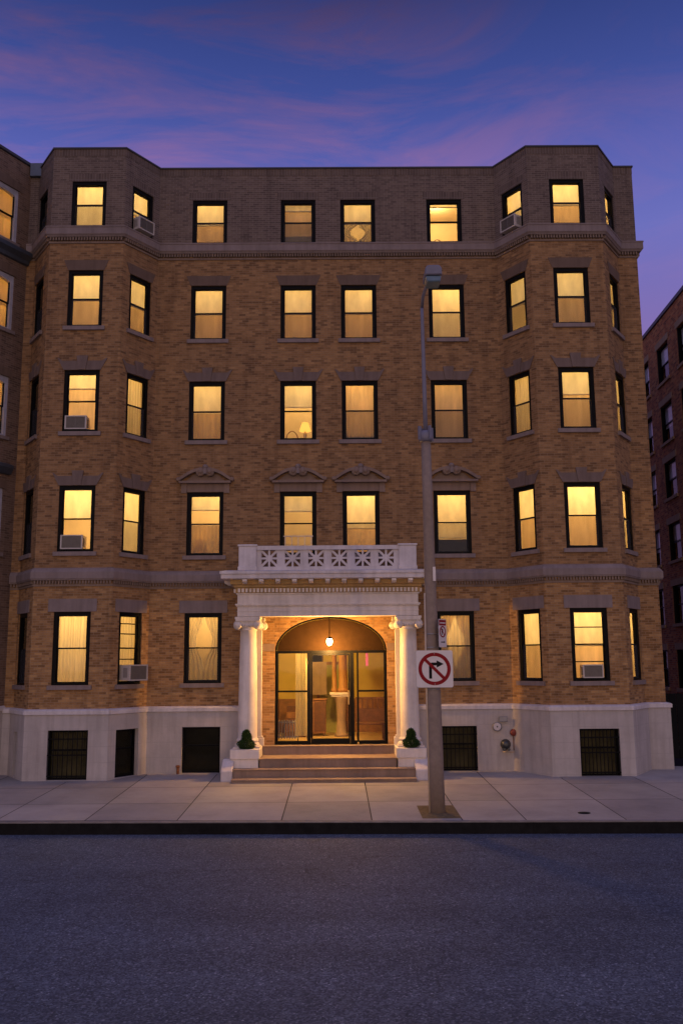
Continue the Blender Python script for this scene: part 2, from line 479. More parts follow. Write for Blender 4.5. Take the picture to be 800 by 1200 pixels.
# ---------------------------------------------------------------- camera
S = .88
cam_loc = Vector((-1.019 * S, -28.53 * S, 3.3 * S))
yw, pt, rl = R(.352), R(9.387), R(-.459)
fw = Vector((math.sin(yw) * math.cos(pt), math.cos(yw) * math.cos(pt), math.sin(pt)))
rt = Vector((math.cos(yw), -math.sin(yw), 0)); up = rt.cross(fw)
rt2 = math.cos(rl) * rt + math.sin(rl) * up; up2 = -math.sin(rl) * rt + math.cos(rl) * up
cd = bpy.data.cameras.new('Camera'); cam = bpy.data.objects.new('Camera', cd); COL.objects.link(cam)
cam.matrix_world = Matrix(((rt2.x, up2.x, -fw.x, cam_loc.x), (rt2.y, up2.y, -fw.y, cam_loc.y), (rt2.z, up2.z, -fw.z, cam_loc.z), (0, 0, 0, 1)))
cd.sensor_fit = 'VERTICAL'; cd.sensor_height = 36; cd.lens = 36 * 1060.46 / 1200
cd.clip_end = 2000
scene.camera = cam


# ---------------------------------------------------------------- ground
GS = .03                                  # the pavement falls 3 % towards the kerb
def gz(y): return GS * y if y < 0 else 0.0
def kerb_y(x): return -6.60 - .0375 * (x + .84)

ROADZ = -.43
g = MB(); g.face([(-300, -300, ROADZ), (300, -300, ROADZ), (300, kerb_y(300) + .05, ROADZ), (-300, kerb_y(-300) + .05, ROADZ)])
tag(g.build('road', M['asphalt']), kind='structure')
g = MB(); g.face([(-300, 0, -.44), (300, 0, -.44), (300, 300, -.44), (-300, 300, -.44)])
tag(g.build('ground', M['concrete']), kind='structure')

# pavement: slabs with sunk joints over a dark bed
joints_x = [-30, -27.5, -25, -22.6, -20.2, -17.8, -15.5, -13.4, -11.4, -9.6, -7.75, -5.95, -4.1, -2.02, -.23, 1.55, 2.80, 4.75, 6.6, 8.5, 10.4, 12.4, 14.5, 17, 19.5, 22, 24.5, 27]
bed = MB(); bed.face([(-40, kerb_y(-40) + .14, gz(-6.6) - .03), (40, kerb_y(40) + .14, gz(-6.6) - .03), (40, 0, -.03), (-40, 0, -.03)])
tag(bed.build('pavement_bed', simple('joint_dirt', (.05, .043, .04), rough=.95)), kind='structure')
sw = MB(); colr = sw.bm.loops.layers.color.new('slab')
G = .011
PIT = (.78, 1.56, -6.36, -5.0)            # bare earth round the lamp post
for i in range(len(joints_x) - 1):
    xa, xb = joints_x[i] + G, joints_x[i + 1] - G
    for (ya, yb) in ((None, -4.45), (-4.45, -2.35), (-2.35, .5)):
        jit = rnd.uniform(-.05, .05) if ya is not None else 0
        def row(x, y): return (kerb_y(x) + .15 + G) if y is None else y + G
        def rowb(x, y): return y - G
        t = rnd.uniform(.90, 1.08)
        cells = [(xa, xb, ya, yb)]
        for (x0, x1, y0, y1) in cells:
            if y0 is None and x0 < PIT[0] < x1 + .2 and False:
                continue
            P = [(x0, row(x0, y0)), (x1, row(x1, y0)), (x1, rowb(x1, y1)), (x0, rowb(x0, y1))]
            f = sw.face([(p[0], p[1], gz(p[1])) for p in P])
            for l in f.loops: l[colr] = (t, t * rnd.uniform(.985, 1.01), t * rnd.uniform(.98, 1.01), 1)
tag(sw.build('sidewalk', M['concrete'], fix=False), kind='structure')
pit = MB()
for k in range(8):
    for j in range(12):
        x0 = PIT[0] + (PIT[1] - PIT[0]) * k / 8; x1 = PIT[0] + (PIT[1] - PIT[0]) * (k + 1) / 8
        y0 = PIT[2] + (PIT[3] - PIT[2]) * j / 12; y1 = PIT[2] + (PIT[3] - PIT[2]) * (j + 1) / 12
        def zz(x, y):
            e = min(x - PIT[0], PIT[1] - x, y - PIT[2], PIT[3] - y)
            return gz(y) + .005 + (0 if e < .02 else .02 + .03 * noise.noise(Vector((x * 5, y * 5, 0))))
        pit.face([(x0, y0, zz(x0, y0)), (x1, y0, zz(x1, y0)), (x1, y1, zz(x1, y1)), (x0, y1, zz(x0, y1))], smooth=True)
pit.weld = True
tag(pit.build('dirt_patch', M['dirt'], fix=False), kind='structure')

# kerb stones: pale worn top, face black with road grime
kx = -41.0
kb, kt = MB(), MB()
while kx < 41:
    L = rnd.choice((2.1, 2.35, 2.6)); a, b = kx + .002, kx + L - .002
    ya, yb = kerb_y(a), kerb_y(b)
    zt = gz(-6.6) + .004
    for mbx, (d0, d1), (zz0, zz1) in ((kb, (0, .15), (ROADZ - .1, zt - .022)), (kt, (.012, .15), (zt - .022, zt))):
        P = [(a, ya + d0), (b, yb + d0), (b, yb + d1), (a, ya + d1)]
        lo = [Vector((*p, zz0)) for p in P]; hi = [Vector((*p, zz1)) for p in P]
        mbx.face(hi); mbx.face([lo[0], lo[1], hi[1], hi[0]]); mbx.face([lo[1], lo[2], hi[2], hi[1]]); mbx.face([lo[3], lo[0], hi[0], hi[3]]); mbx.face([lo[2], lo[3], hi[3], hi[2]])
    kx += L
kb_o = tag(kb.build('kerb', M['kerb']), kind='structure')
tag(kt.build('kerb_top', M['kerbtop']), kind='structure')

cv = MB(); cv.lathe([(.11, 0), (.11, .012), (.09, .016), (.03, .014)], seg=20)
o = cv.build('utility_cover', M['iron'], loc=(4.105, -5.95, gz(-5.95) - .002)); o.scale = (1.15, 1, 1)
tag(o, 'small dark oval metal cover set in the concrete sidewalk near the right kerb', 'cover')


# ---------------------------------------------------------------- building shell
def seg_frame(a, b):
    a = Vector((a[0], a[1])); b = Vector((b[0], b[1])); d = (b - a); L = d.length; d.normalize()
    return a, d, Vector((d.y, -d.x)), L


def panel(mb, a, b, z0, z1, holes=(), depth=.18, u_off=0.0, reveal=True):
    """a wall sheet from a to b with rectangular openings and their reveals"""
    a, d, n, L = seg_frame(a, b)
    us = sorted({0, L} | {h[0] for h in holes} | {h[1] for h in holes})
    zs = sorted({z0, z1} | {min(max(h[2], z0), z1) for h in holes} | {min(max(h[3], z0), z1) for h in holes})
    def P(u, z, y=0):
        q = a + d * u - n * y
        return Vector((q.x, q.y, z))
    for i in range(len(us) - 1):
        for j in range(len(zs) - 1):
            um, zm = (us[i] + us[i + 1]) / 2, (zs[j] + zs[j + 1]) / 2
            if any(h[0] < um < h[1] and h[2] < zm < h[3] for h in holes): continue
            q = [(us[i], zs[j]), (us[i + 1], zs[j]), (us[i + 1], zs[j + 1]), (us[i], zs[j + 1])]
            mb.face([P(*p) for p in q], [(p[0] + u_off, p[1]) for p in q])
    if not reveal: return
    for (u0, u1, h0, h1) in holes:
        h0c, h1c = max(h0, z0), min(h1, z1)
        if h1c <= h0c: continue
        mb.face([P(u0, h0c), P(u0, h1c), P(u0, h1c, depth), P(u0, h0c, depth)], [(0, h0c), (0, h1c), (depth, h1c), (depth, h0c)])
        mb.face([P(u1, h0c, depth), P(u1, h1c, depth), P(u1, h1c), P(u1, h0c)], [(depth, h0c), (depth, h1c), (0, h1c), (0, h0c)])
        if h0 >= z0: mb.face([P(u0, h0), P(u0, h0, depth), P(u1, h0, depth), P(u1, h0)], [(0, 0), (0, depth), (u1 - u0, depth), (u1 - u0, 0)])
        if h1 <= z1: mb.face([P(u0, h1, depth), P(u0, h1), P(u1, h1), P(u1, h1, depth)], [(0, depth), (0, 0), (u1 - u0, 0), (u1 - u0, depth)])


def offset_line(pts, off):
    """offset an open polyline outwards (towards -Y for a line running +X) with mitres"""
    out = []
    for i, p in enumerate(pts):
        ns = []
        if i > 0: ns.append(seg_frame(pts[i - 1], p)[2])
        if i < len(pts) - 1: ns.append(seg_frame(p, pts[i + 1])[2])
        n = sum(ns, Vector((0, 0))); n.normalize()
        k = off / n.dot(ns[0])
        out.append((p[0] + n.x * k, p[1] + n.y * k))
    return out


def sweep(mb, pts, prof, closed_ends=True):
    """profile = list of (outward offset, z) swept along the plan line"""
    lines = [offset_line(pts, o) for o, z in prof]
    cum = [0]
    for i in range(1, len(pts)): cum.append(cum[-1] + (Vector(pts[i]) - Vector(pts[i - 1])).length)
    for k in range(len(prof) - 1):
        for i in range(len(pts) - 1):
            A, B = lines[k], lines[k + 1]
            mb.face([(*A[i], prof[k][1]), (*A[i + 1], prof[k][1]), (*B[i + 1], prof[k + 1][1]), (*B[i], prof[k + 1][1])],
                    [(cum[i], prof[k][1] + prof[k][0]), (cum[i + 1], prof[k][1] + prof[k][0]), (cum[i + 1], prof[k + 1][1] + prof[k + 1][0]), (cum[i], prof[k + 1][1] + prof[k + 1][0])])
    if closed_ends:
        for i in (0, -1):
            mb.face([(*lines[k][i], prof[k][1]) for k in range(len(prof))])


def blocks_along(mb, pts, off0, off1, z0, z1, pitch, width):
    """small blocks standing on the face of a plan line"""
    for i in range(len(pts) - 1):
        a, d, n, L = seg_frame(pts[i], pts[i + 1])
        cnt = max(1, int(L / pitch)); st = L / cnt
        ang = math.atan2(d.y, d.x)
        for k in range(cnt):
            u = (k + .5) * st; c = a + d * u
            T = Matrix.Translation((c.x, c.y, 0)) @ Matrix.Rotation(ang, 4, 'Z')
            mb.box(-width / 2, width / 2, -off1, -off0, z0, z1, T)


D = 1.111
X = dict(end=-9.92, lout=-9.668, lf0=-8.903, lf1=-6.836, lin=-6.07, rin=3.876, rf0=4.633, rf1=6.698, rout=7.47, redge=8.037)
OUT = [(X['end'], 0), (X['lout'], 0), (X['lf0'], -D), (X['lf1'], -D), (X['lin'], 0), (X['rin'], 0), (X['rf0'], -D), (X['rf1'], -D), (X['rout'], 0), (X['redge'], 0)]
FULL = OUT + [(X['redge'], 16)]
ROWS = {5: (15.116, 16.495), 4: (12.152, 13.804), 3: (9.141, 10.886), 2: (5.851, 7.647), 1: (2.353, 4.257)}
ZT = 17.50
COLS = dict(A=(-5.086, -4.056), B=(-2.473, -1.443), C=(-.711, .327), D=(1.85, 2.892))

# windows: list of (tag, row, segment index in OUT, u0, u1)
WIN = []
chL = math.hypot(X['lin'] - X['lf1'], D)
for r in ROWS:
    for c, (x0, x1) in COLS.items():
        if r == 1 and c in 'BC': continue
        WIN.append((c, r, 4, x0 - X['lin'], x1 - X['lin']))
    WIN.append(('BL', r, 2, -8.338 - X['lf0'], -7.363 - X['lf0']))
    WIN.append(('BR', r, 6, 5.252 - X['rf0'], 6.237 - X['rf0']))
    WIN.append(('LI', r, 3, .215 * chL, .82 * chL))
    WIN.append(('RI', r, 5, .215 * chL, .83 * chL))
    WIN.append(('LO', r, 1, .07 * chL, .68 * chL))
    WIN.append(('RO', r, 7, .32 * chL, .93 * chL))

B = empty('apartment_building', (0, 0, 0), label='five storey tan brick apartment building with two angled bays and a white columned portico', cat='building')

DOOR = (-2.598, .468, .70, 3.21, 4.13)      # x0, x1, sill, spring, crown


def shell(z0, z1, mat, name, door=False, cellar=()):
    mb = MB(weld=True)
    u_off = 0
    for i in range(len(FULL) - 1):
        hs = []
        for (c, r, sgi, u0, u1) in WIN:
            if sgi == i and ROWS[r][0] > z0 - .2 and ROWS[r][1] < z1 + .2:
                hs.append((u0, u1, ROWS[r][0], ROWS[r][1]))
        if door and i == 4:
            hs.append((DOOR[0] - X['lin'], DOOR[1] - X['lin'], DOOR[2], DOOR[4]))
        hs += [h for sgi, h in cellar if sgi == i]
        panel(mb, FULL[i], FULL[i + 1], z0, z1, hs, u_off=u_off)
        u_off += seg_frame(FULL[i], FULL[i + 1])[3]
    if door:
        # drop the straight head and jamb tops of the doorway, then fill the spandrels of the arch
        x0, x1, zs0, zsp, zc = DOOR
        xc, hw, rise = (x0 + x1) / 2, (x1 - x0) / 2, zc - zsp
        kill = [f for f in mb.bm.faces if abs(f.calc_center_median().x - xc) < hw + .01 and .01 < f.calc_center_median().y < .17 and f.calc_center_median().z > 2]
        kill = [f for f in kill if all(x0 - .01 < v.co.x < x1 + .01 and v.co.z < zc + .01 for v in f.verts) and (abs(f.normal.z) > .5 or True)]
        bmesh.ops.delete(mb.bm, geom=kill, context='FACES')
        nseg = 28
        arc = [(xc - hw * math.cos(math.pi * k / nseg), zsp + rise * math.sin(math.pi * k / nseg)) for k in range(nseg + 1)]
        for k in range(nseg):
            (xa, za), (xb, zb) = arc[k], arc[k + 1]
            if zb < zc - 1e-6 or za < zc - 1e-6:
                pts = [(xa, 0, za), (xb, 0, zb), (xb, 0, zc), (xa, 0, zc)]
                if za >= zc - 1e-6: pts = pts[:3]
                if zb >= zc - 1e-6: pts = [pts[0], pts[1], pts[3]]
                mb.face(pts, [(p[0] - X['lin'], p[2]) for p in pts])
            mb.face([(xa, 0, za), (xa, .18, za), (xb, .18, zb), (xb, 0, zb)], [(0, k * .15), (.18, k * .15), (.18, k * .15 + .15), (0, k * .15 + .15)])
        for x in (x0, x1):
            mb.face([(x, 0, zs0), (x, .18, zs0), (x, .18, zsp), (x, 0, zsp)], [(0, zs0), (.18, zs0), (.18, zsp), (0, zsp)])
    return mb.build(name, mat, B, fix=False)


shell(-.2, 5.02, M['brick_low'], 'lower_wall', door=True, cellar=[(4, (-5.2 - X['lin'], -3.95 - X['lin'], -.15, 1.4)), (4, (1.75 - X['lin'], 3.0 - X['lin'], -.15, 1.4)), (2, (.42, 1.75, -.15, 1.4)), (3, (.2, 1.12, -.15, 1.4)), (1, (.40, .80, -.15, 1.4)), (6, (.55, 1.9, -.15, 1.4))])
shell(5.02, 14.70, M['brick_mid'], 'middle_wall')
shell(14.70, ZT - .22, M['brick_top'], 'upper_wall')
mb = MB(); sweep(mb, FULL, [(0.0, ZT - .22), (.006, ZT - .22), (.006, ZT), (-.25, ZT), (-.25, ZT - .6)]); mb.build('parapet', M['soldier'], B, fix=False)
mb = MB(); sweep(mb, FULL, [(-.28, ZT + .003), (-.28, ZT + .05), (.035, ZT + .035), (.035, ZT - .01), (.008, ZT - .01)]); mb.build('coping', M['coping'], B)
mb = MB(); mb.face([(x, y, ZT - .5) for x, y in FULL] + [(X['end'], 16, ZT - .5)]); mb.build('roof', M['roof'], B)
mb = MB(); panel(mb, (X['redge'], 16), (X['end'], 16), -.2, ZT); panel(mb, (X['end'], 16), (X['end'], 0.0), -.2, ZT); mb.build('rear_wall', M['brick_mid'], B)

# belt courses with dentils
mb = MB(); sweep(mb, OUT + [(X['redge'], 6)], [(.004, 14.765), (.10, 14.765), (.12, 14.80), (.15, 14.83), (.15, 15.02), (.165, 15.03), (.165, 15.065), (.004, 15.10)]); mb.build('upper_belt_course', M['stone'], B)
mb = MB(); blocks_along(mb, OUT + [(X['redge'], 6)], .003, .085, 14.672, 14.764, .078, .042)
sweep(mb, OUT + [(X['redge'], 6)], [(.003, 14.60), (.03, 14.60), (.03, 14.654), (.003, 14.654)]); mb.build('dentil_course', M['dentil'], B)
PX0, PX1 = -3.53, 1.27                       # portico flanks
leftL = OUT[:5] + [(PX0 + .3, 0)]; rightL = [(PX1 - .3, 0)] + OUT[5:] + [(X['redge'], 6)]
for L in (leftL, rightL):
    mb = MB(); sweep(mb, L, [(.004, 5.085), (.09, 5.085), (.10, 5.11), (.115, 5.13), (.115, 5.30), (.09, 5.34), (.05, 5.40), (.004, 5.42)]); mb.build('lower_belt_course', M['stone'], B)
    mb = MB(); blocks_along(mb, L, .003, .065, 4.995, 5.084, .078, .042); sweep(mb, L, [(.003, 4.93), (.025, 4.93), (.025, 4.984), (.003, 4.984)]); mb.build('dentil_course', M['dentil'], B)

# painted stucco base with its water table
BO = .085
def base_run(pts, holes_by_seg):
    off = offset_line(pts, BO)
    mb = MB(weld=True); u = 0
    for i in range(len(off) - 1):
        panel(mb, off[i], off[i + 1], -.35, 1.635, holes_by_seg.get(i, ()), depth=.22, u_off=u)
        u += seg_frame(off[i], off[i + 1])[3]
    # flank closing faces
    for q, p in ((off[0], pts[0]), (off[-1], pts[-1])):
        mb.face([(*q, -.35), (*p, -.35), (*p, 1.635), (*q, 1.635)])
    mb.build('base_wall', M['base'], B, fix=False)
    mb = MB(); sweep(mb, pts, [(BO - .01, 1.60), (BO + .035, 1.61), (BO + .04, 1.70), (BO + .01, 1.725), (.004, 1.75)]); mb.build('water_table', M['whitep'], B)
    return off
Lb = OUT[:5] + [(PX0 + .12, 0)]
offL = offset_line(Lb, BO)
BW = {}
def hole_x(off, i, x0, x1, z0, z1):
    a, d, n, L = seg_frame(off[i], off[i + 1])
    return ((x0 - a.x) / d.x, (x1 - a.x) / d.x, z0, z1)
hl = {4: [hole_x(offL, 4, -5.08, -4.05, -.02, 1.195)], 2: [hole_x(offL, 2, -8.335, -7.30, -.03, 1.215)],
      3: [(.20 * chL, .78 * chL, -.02, 1.195)], 1: [(.34 * chL, .55 * chL, .02, 1.15)]}
base_run(Lb, hl)
Rb = [(PX1 - .12, 0)] + OUT[5:] + [(X['redge'], 6)]
offR = offset_line(Rb, BO)
hr = {0: [hole_x(offR, 0, 1.885, 2.86, -.02, 1.165)], 2: [hole_x(offR, 2, 5.33, 6.36, -.05, 1.145)]}
base_run(Rb, hr)
# cable and seam: vertical corner strips of the right bay base
# ---------------------------------------------------------------- windows
def frame_mesh(w, h, mid=.5, white=False):
    """double-hung window: outer frame, two sashes; local x across, y inwards, z up from the opening's sill"""
    f = MB()
    j, y0, y1 = .092, .035, .165
    f.box(-w / 2, -w / 2 + j, y0, y1, 0, h); f.box(w / 2 - j, w / 2, y0, y1, 0, h)
    f.box(-w / 2 + j, w / 2 - j, y0, y1, h - .10, h); f.box(-w / 2 + j, w / 2 - j, y0 - .02, y1, 0, .05)
    return f


def sash_mesh(w, z0, z1, y0, y1, s=.035, extra=()):
    f = MB(); a, b = -w / 2 + .09, w / 2 - .09
    f.box(a, a + s, y0, y1, z0, z1); f.box(b - s, b, y0, y1, z0, z1)
    f.box(a + s, b - s, y0, y1, z1 - s, z1); f.box(a + s, b - s, y0, y1, z0, z0 + s)
    for z in extra: f.box(a + s, b - s, y0, y1, z - .014, z + .014)
    return f


def sheet(w, z0, z1, y, folds=0, amp=.0, nx=24, x0=None, x1=None, gather=0):
    f = MB()
    a = -w / 2 + .06 if x0 is None else x0; b = w / 2 - .06 if x1 is None else x1
    ph = rnd.uniform(0, 6)
    nx = nx if folds else 1
    nz = 6 if folds else 1
    def pt(i, k):
        t = i / nx; v = k / nz
        x = a + (b - a) * t
        if gather: x = (a if gather < 0 else b) + (x - (a if gather < 0 else b)) * (1 - .55 * math.sin(math.pi * min(1, (1 - v) * 1.25)) ** 2)
        yy = y + amp * (math.sin(t * folds * 2 * math.pi + ph) + .4 * math.sin(t * folds * 4.7 + ph * 2 + v))
        return (x, yy, z0 + (z1 - z0) * v)
    for i in range(nx):
        for k in range(nz):
            f.face([pt(i, k), pt(i + 1, k), pt(i + 1, k + 1), pt(i, k + 1)], smooth=True)
    f.weld = True
    return f


def lintel_mesh(w, kind):
    """stone head over an opening; z=0 is the opening's head"""
    f = MB(); h = w / 2
    if kind == 'flat':
        f.box(-h - .15, h + .15, -.022, .05, .0, .335)
    elif kind == 'plain':
        f.prism([(-h - .02, 0), (h + .02, 0), (h + .14, .30), (-h - .14, .30)], -.012, .05)
    elif kind == 'key':
        f.prism([(-h - .02, 0), (-.10, 0), (-.13, .26), (-h - .06, .26), (-h - .16, .34), (-h - .20, .34)], -.03, .05)
        f.prism([(h + .02, 0), (h + .20, .34), (h + .16, .34), (h + .06, .26), (.13, .26), (.10, 0)], -.03, .05)
        f.prism([(-.098, 0.0), (.098, 0.0), (.155, .40), (-.155, .40)], -.055, .05)
    return f


SHADE_Y, CURT_Y = .20, .235


def window(c, r, seg, u0, u1, spec):
    a, d, n, L = seg_frame(OUT[seg], OUT[seg + 1])
    z0, z1 = ROWS[r]
    w, h = u1 - u0, z1 - z0
    ctr = a + d * (u0 + u1) / 2
    rot = math.atan2(d.y, d.x)
    W = frame_mesh(w, h).build('window', M['black'], B, loc=(ctr.x, ctr.y, z0), rotz=rot)
    mid = h * spec.get('mid', .5)
    up = sash_mesh(w, mid - .02, h - .085, .075, .105, extra=spec.get('bars_up', ())).build('upper_sash', M['black'], W)
    lo = sash_mesh(w, .05 + spec.get('raise', 0), mid + .02, .112, .142, extra=spec.get('bars_lo', ())).build('lower_sash', M['black'], W)
    gi = w / 2 - .10
    g1 = MB(); g1.face([(-gi, .09, mid), (gi, .09, mid), (gi, .09, h - .11), (-gi, .09, h - .11)]); g1.build('upper_pane', M['glass'], W)
    g2 = MB(); g2.face([(-gi, .127, .08 + spec.get('raise', 0)), (gi, .127, .08 + spec.get('raise', 0)), (gi, .127, mid), (-gi, .127, mid)]); g2.build('lower_pane', M['glass'], W)
    if spec.get('screen', True):
        s = MB(); zb = .05 + spec.get('raise', 0)
        s.face([(-gi - .02, .07, zb), (gi + .02, .07, zb), (gi + .02, .07, mid - .01), (-gi - .02, .07, mid - .01)]); s.build('insect_screen', M['screen'], W)
    sh = spec.get('shade', .5)
    if sh > 0:
        zb = max(.02, h - sh * h)
        b = sheet(w, zb, h - .02, SHADE_Y)
        b.box(-w / 2 + .06, w / 2 - .06, SHADE_Y - .012, SHADE_Y + .012, zb - .012, zb + .014)
        b.build('roller_shade', spec.get('shade_mat', M['shade']), W)
    if spec.get('sheer'):
        sheet(w, .01, h - .02, CURT_Y - .015, folds=7, amp=.018, nx=56).build('curtain', M['sheer'], W)
    cu = spec.get('curtain', 'full')
    top = (h - .02) if sh < .2 else h - sh * h + .05      # hangs from under the blind
    if cu == 'full':
        sheet(w, .01, top, CURT_Y + .02, folds=rnd.choice((3, 5, 8)), amp=rnd.choice((.0006, .0012, .004)), nx=48).build('curtain', spec.get('curt_mat', M['curtain']), W)
    elif cu == 'sides':
        sheet(w, .01, top, CURT_Y + .02, folds=4, amp=.02, nx=30, x1=0.02, gather=-1).build('curtain', M['sheer'], W)
        sheet(w, .01, top, CURT_Y + .045, folds=4, amp=.02, nx=30, x0=-.02, gather=1).build('curtain', M['sheer'], W)
    elif cu == 'heavy':
        sheet(w, .0, h, .185, folds=5, amp=.006, nx=40, x0=-w / 2 + .002, x1=w / 2 - .002).build('curtain', M['heavy'], W)
    elif cu == 'half':        # cafe curtain over the lower sash
        sheet(w, .01, mid * .98, CURT_Y, folds=7, amp=.014, nx=44).build('curtain', M['curtain'], W)
    if spec.get('dark_low'):
        q = MB(); q.box(-w / 2 + .03, w / 2 - .03, .26, .30, .0, spec['dark_low']); q.build('sill_board', M['heavy'], W)
    if spec.get('guard'):
        q = MB()
        for k in range(5):
            x = -gi + .05 + (2 * gi - .1) * k / 4
            q.box(x - .012, x + .012, .035, .05, .04, .52)
        q.box(-gi, gi, .03, .052, .52, .545); q.build('window_guard', M['whitep'], W)
    # masonry trim belongs to the window
    if r < 5:
        s = MB(); s.box(-w / 2 - .085, w / 2 + .085, -.065, .05, -.115, -.003); s.build('sill', M['stone'], W)
    else:
        s = MB(); s.box(-w / 2 - .02, w / 2 + .02, -.005, .05, .0, 0.012); s.build('sill', M['stone'], W)
        q = MB(); q.face([(-w / 2 - .1, -.004, h), (w / 2 + .1, -.004, h), (w / 2 + .1, -.004, h + .235), (-w / 2 - .1, -.004, h + .235)]); q.build('lintel', M['soldier'], W, fix=False)
    kind = {1: 'flat', 3: 'key', 4: 'plain'}.get(r)
    if r == 2: kind = 'ped' if c in 'ABCD' else 'key'
    if kind == 'ped': pediment(W, w, h)
    elif kind:
        lm = lintel_mesh(w, kind); l = lm.build('lintel', M['stone'] if kind == 'flat' else (M['stone_k'] if kind == 'key' else M['stone_b']), W, loc=(0, 0, h + .002))
    return W


def pediment(W, w, h):
    hw = w / 2
    q = MB()
    q.box(-hw - .0, hw + .0, -.03, .05, .003, .235)                              # lintel block
    q.box(-hw - .16, -hw - .004, -.055, .05, -.03, .235); q.box(hw + .004, hw + .16, -.055, .05, -.03, .235)
    q.build('lintel', M['stone_p'], W, loc=(0, 0, h))
    q = MB()
    q.box(-hw - .21, hw + .21, -.17, .05, .238, .30)                              # cornice shelf
    q.prism([(-hw - .05, .302), (hw + .05, .302), (.35, .50), (.1, .56), (-.1, .56), (-.35, .50)], -.02, .05)   # recessed field
    for s in (-1, 1):                                                            # raking arms, gently bowed
        up, dn = [], []
        for k in range(9):
            t = k / 8
            x = hw + .21 - t * (hw + .21 - .15); z = .31 + .27 * math.sin(t * math.pi / 2) ** 1.1
            up.append((s * x, z + .085)); dn.append((s * x, z - .004))
        for k in range(8):
            poly = [dn[k], dn[k + 1], up[k + 1], up[k]]
            if s > 0: poly = poly[::-1]
            q.prism(poly, -.17, .05)
    q.build('pediment', M['stone_p'], W, loc=(0, 0, h))
    for s in (-1, 1):
        q = MB()
        q.lathe([(.02, -.21), (.05, -.205), (.055, -.17), (.09, -.165), (.125, -.15), (.125, .04)], cx=s * .135, cz=.56, seg=20, axis='y'); q.build('scroll', M['stone_p'], W, loc=(0, 0, h))
        q = MB(); q.lathe([(.03, -.16), (.06, -.14), (.06, .03)], cx=s * (hw + .24), cz=.35, seg=10, axis='y'); q.build('scroll', M['stone_p'], W, loc=(0, 0, h))
    q = MB(); q.lathe([(.001, -.20), (.04, -.19), (.075, -.14), (.085, -.08), (.07, .0), (.05, .04)], cx=0, cz=.70, seg=14, axis='y')
    q.box(-.045, .045, -.18, .04, .50, .66); q.build('finial', M['stone'], W, loc=(0, 0, h))


SPEC = {}
def sp(key, **kw): SPEC[key] = kw
# row 5
sp(('BL', 5), shade=.98, curtain='none'); sp(('A', 5), shade=.52); sp(('B', 5), shade=.2, curtain='full', dark_low=.34)
sp(('C', 5), shade=.5, curtain='sides'); sp(('D', 5), shade=.12, curtain='none', screen=False); sp(('BR', 5), shade=.52)
sp(('LI', 5), shade=.55, curtain='full'); sp(('RI', 5), shade=.7, curtain='none')
# row 4
for c in ('BL', 'A', 'B', 'C', 'D', 'LI', 'BR'): sp((c, 4), shade=.5, curtain='full')
sp(('D', 4), shade=.98, curtain='none'); sp(('RI', 4), shade=.5, curtain='none', lamp=True)
# row 3
sp(('BL', 3), shade=.28, curtain='full', screen=False); sp(('LI', 3), shade=.0, sheer=True, curtain='none')
sp(('A', 3), shade=.5, curtain='half'); sp(('B', 3), shade=.42, curtain='none', lamp=True, chair=True, screen=False)
sp(('C', 3), shade=.0, curtain='full', dark_low=.16); sp(('D', 3), shade=0, curtain='full'); sp(('RI', 3), shade=.0, sheer=True, curtain='none')
sp(('BR', 3), shade=.42, curtain='full')
# row 2
sp(('BL', 2), shade=.5, curtain='none', screen=False); sp(('LI', 2), shade=.98, curtain='none', screen=True)
sp(('A', 2), shade=.27, curtain='half'); sp(('B', 2), shade=.3, curtain='none', guard=True, screen=False)
sp(('C', 2), shade=.58, curtain='full'); sp(('D', 2), shade=.74, curtain='none', dark_low=.44); sp(('RI', 2), shade=.5, curtain='full')
sp(('BR', 2), shade=.5, curtain='full'); sp(('RO', 2), shade=.98, curtain='none')
# row 1
sp(('BL', 1), shade=0, sheer=True, curtain='none', screen=False); sp(('LI', 1), shade=.0, sheer=True, curtain='none', bars_up=(1.60, 1.33), bars_lo=(.66,), screen=False)
sp(('A', 1), shade=0, curtain='sides', screen=True); sp(('D', 1), shade=.0, sheer=True, curtain='sides'); sp(('RI', 1), shade=.5, curtain='full')
sp(('BR', 1), shade=.52, curtain='full', bars_up=(1.40,), bars_lo=(.50,), screen=False)
for r in ROWS:
    sp(('LO', r), shade=0, curtain='heavy')
    SPEC.setdefault(('RO', r), dict(shade=.5, curtain='full'))
WOBJ = {}
for (c, r, sgi, u0, u1) in WIN:
    WOBJ[(c, r)] = window(c, r, sgi, u0, u1, SPEC.get((c, r), {}))


# rooms behind the windows, each lit by its own ceiling lamp
def lamp(name, loc, power, col=(1.0, .665, .25), radius=.12):
    l = bpy.data.lights.new(name, 'POINT'); l.energy = power; l.color = col; l.shadow_soft_size = radius
    o = bpy.data.objects.new(name, l); COL.objects.link(o); o.location = loc
    return o


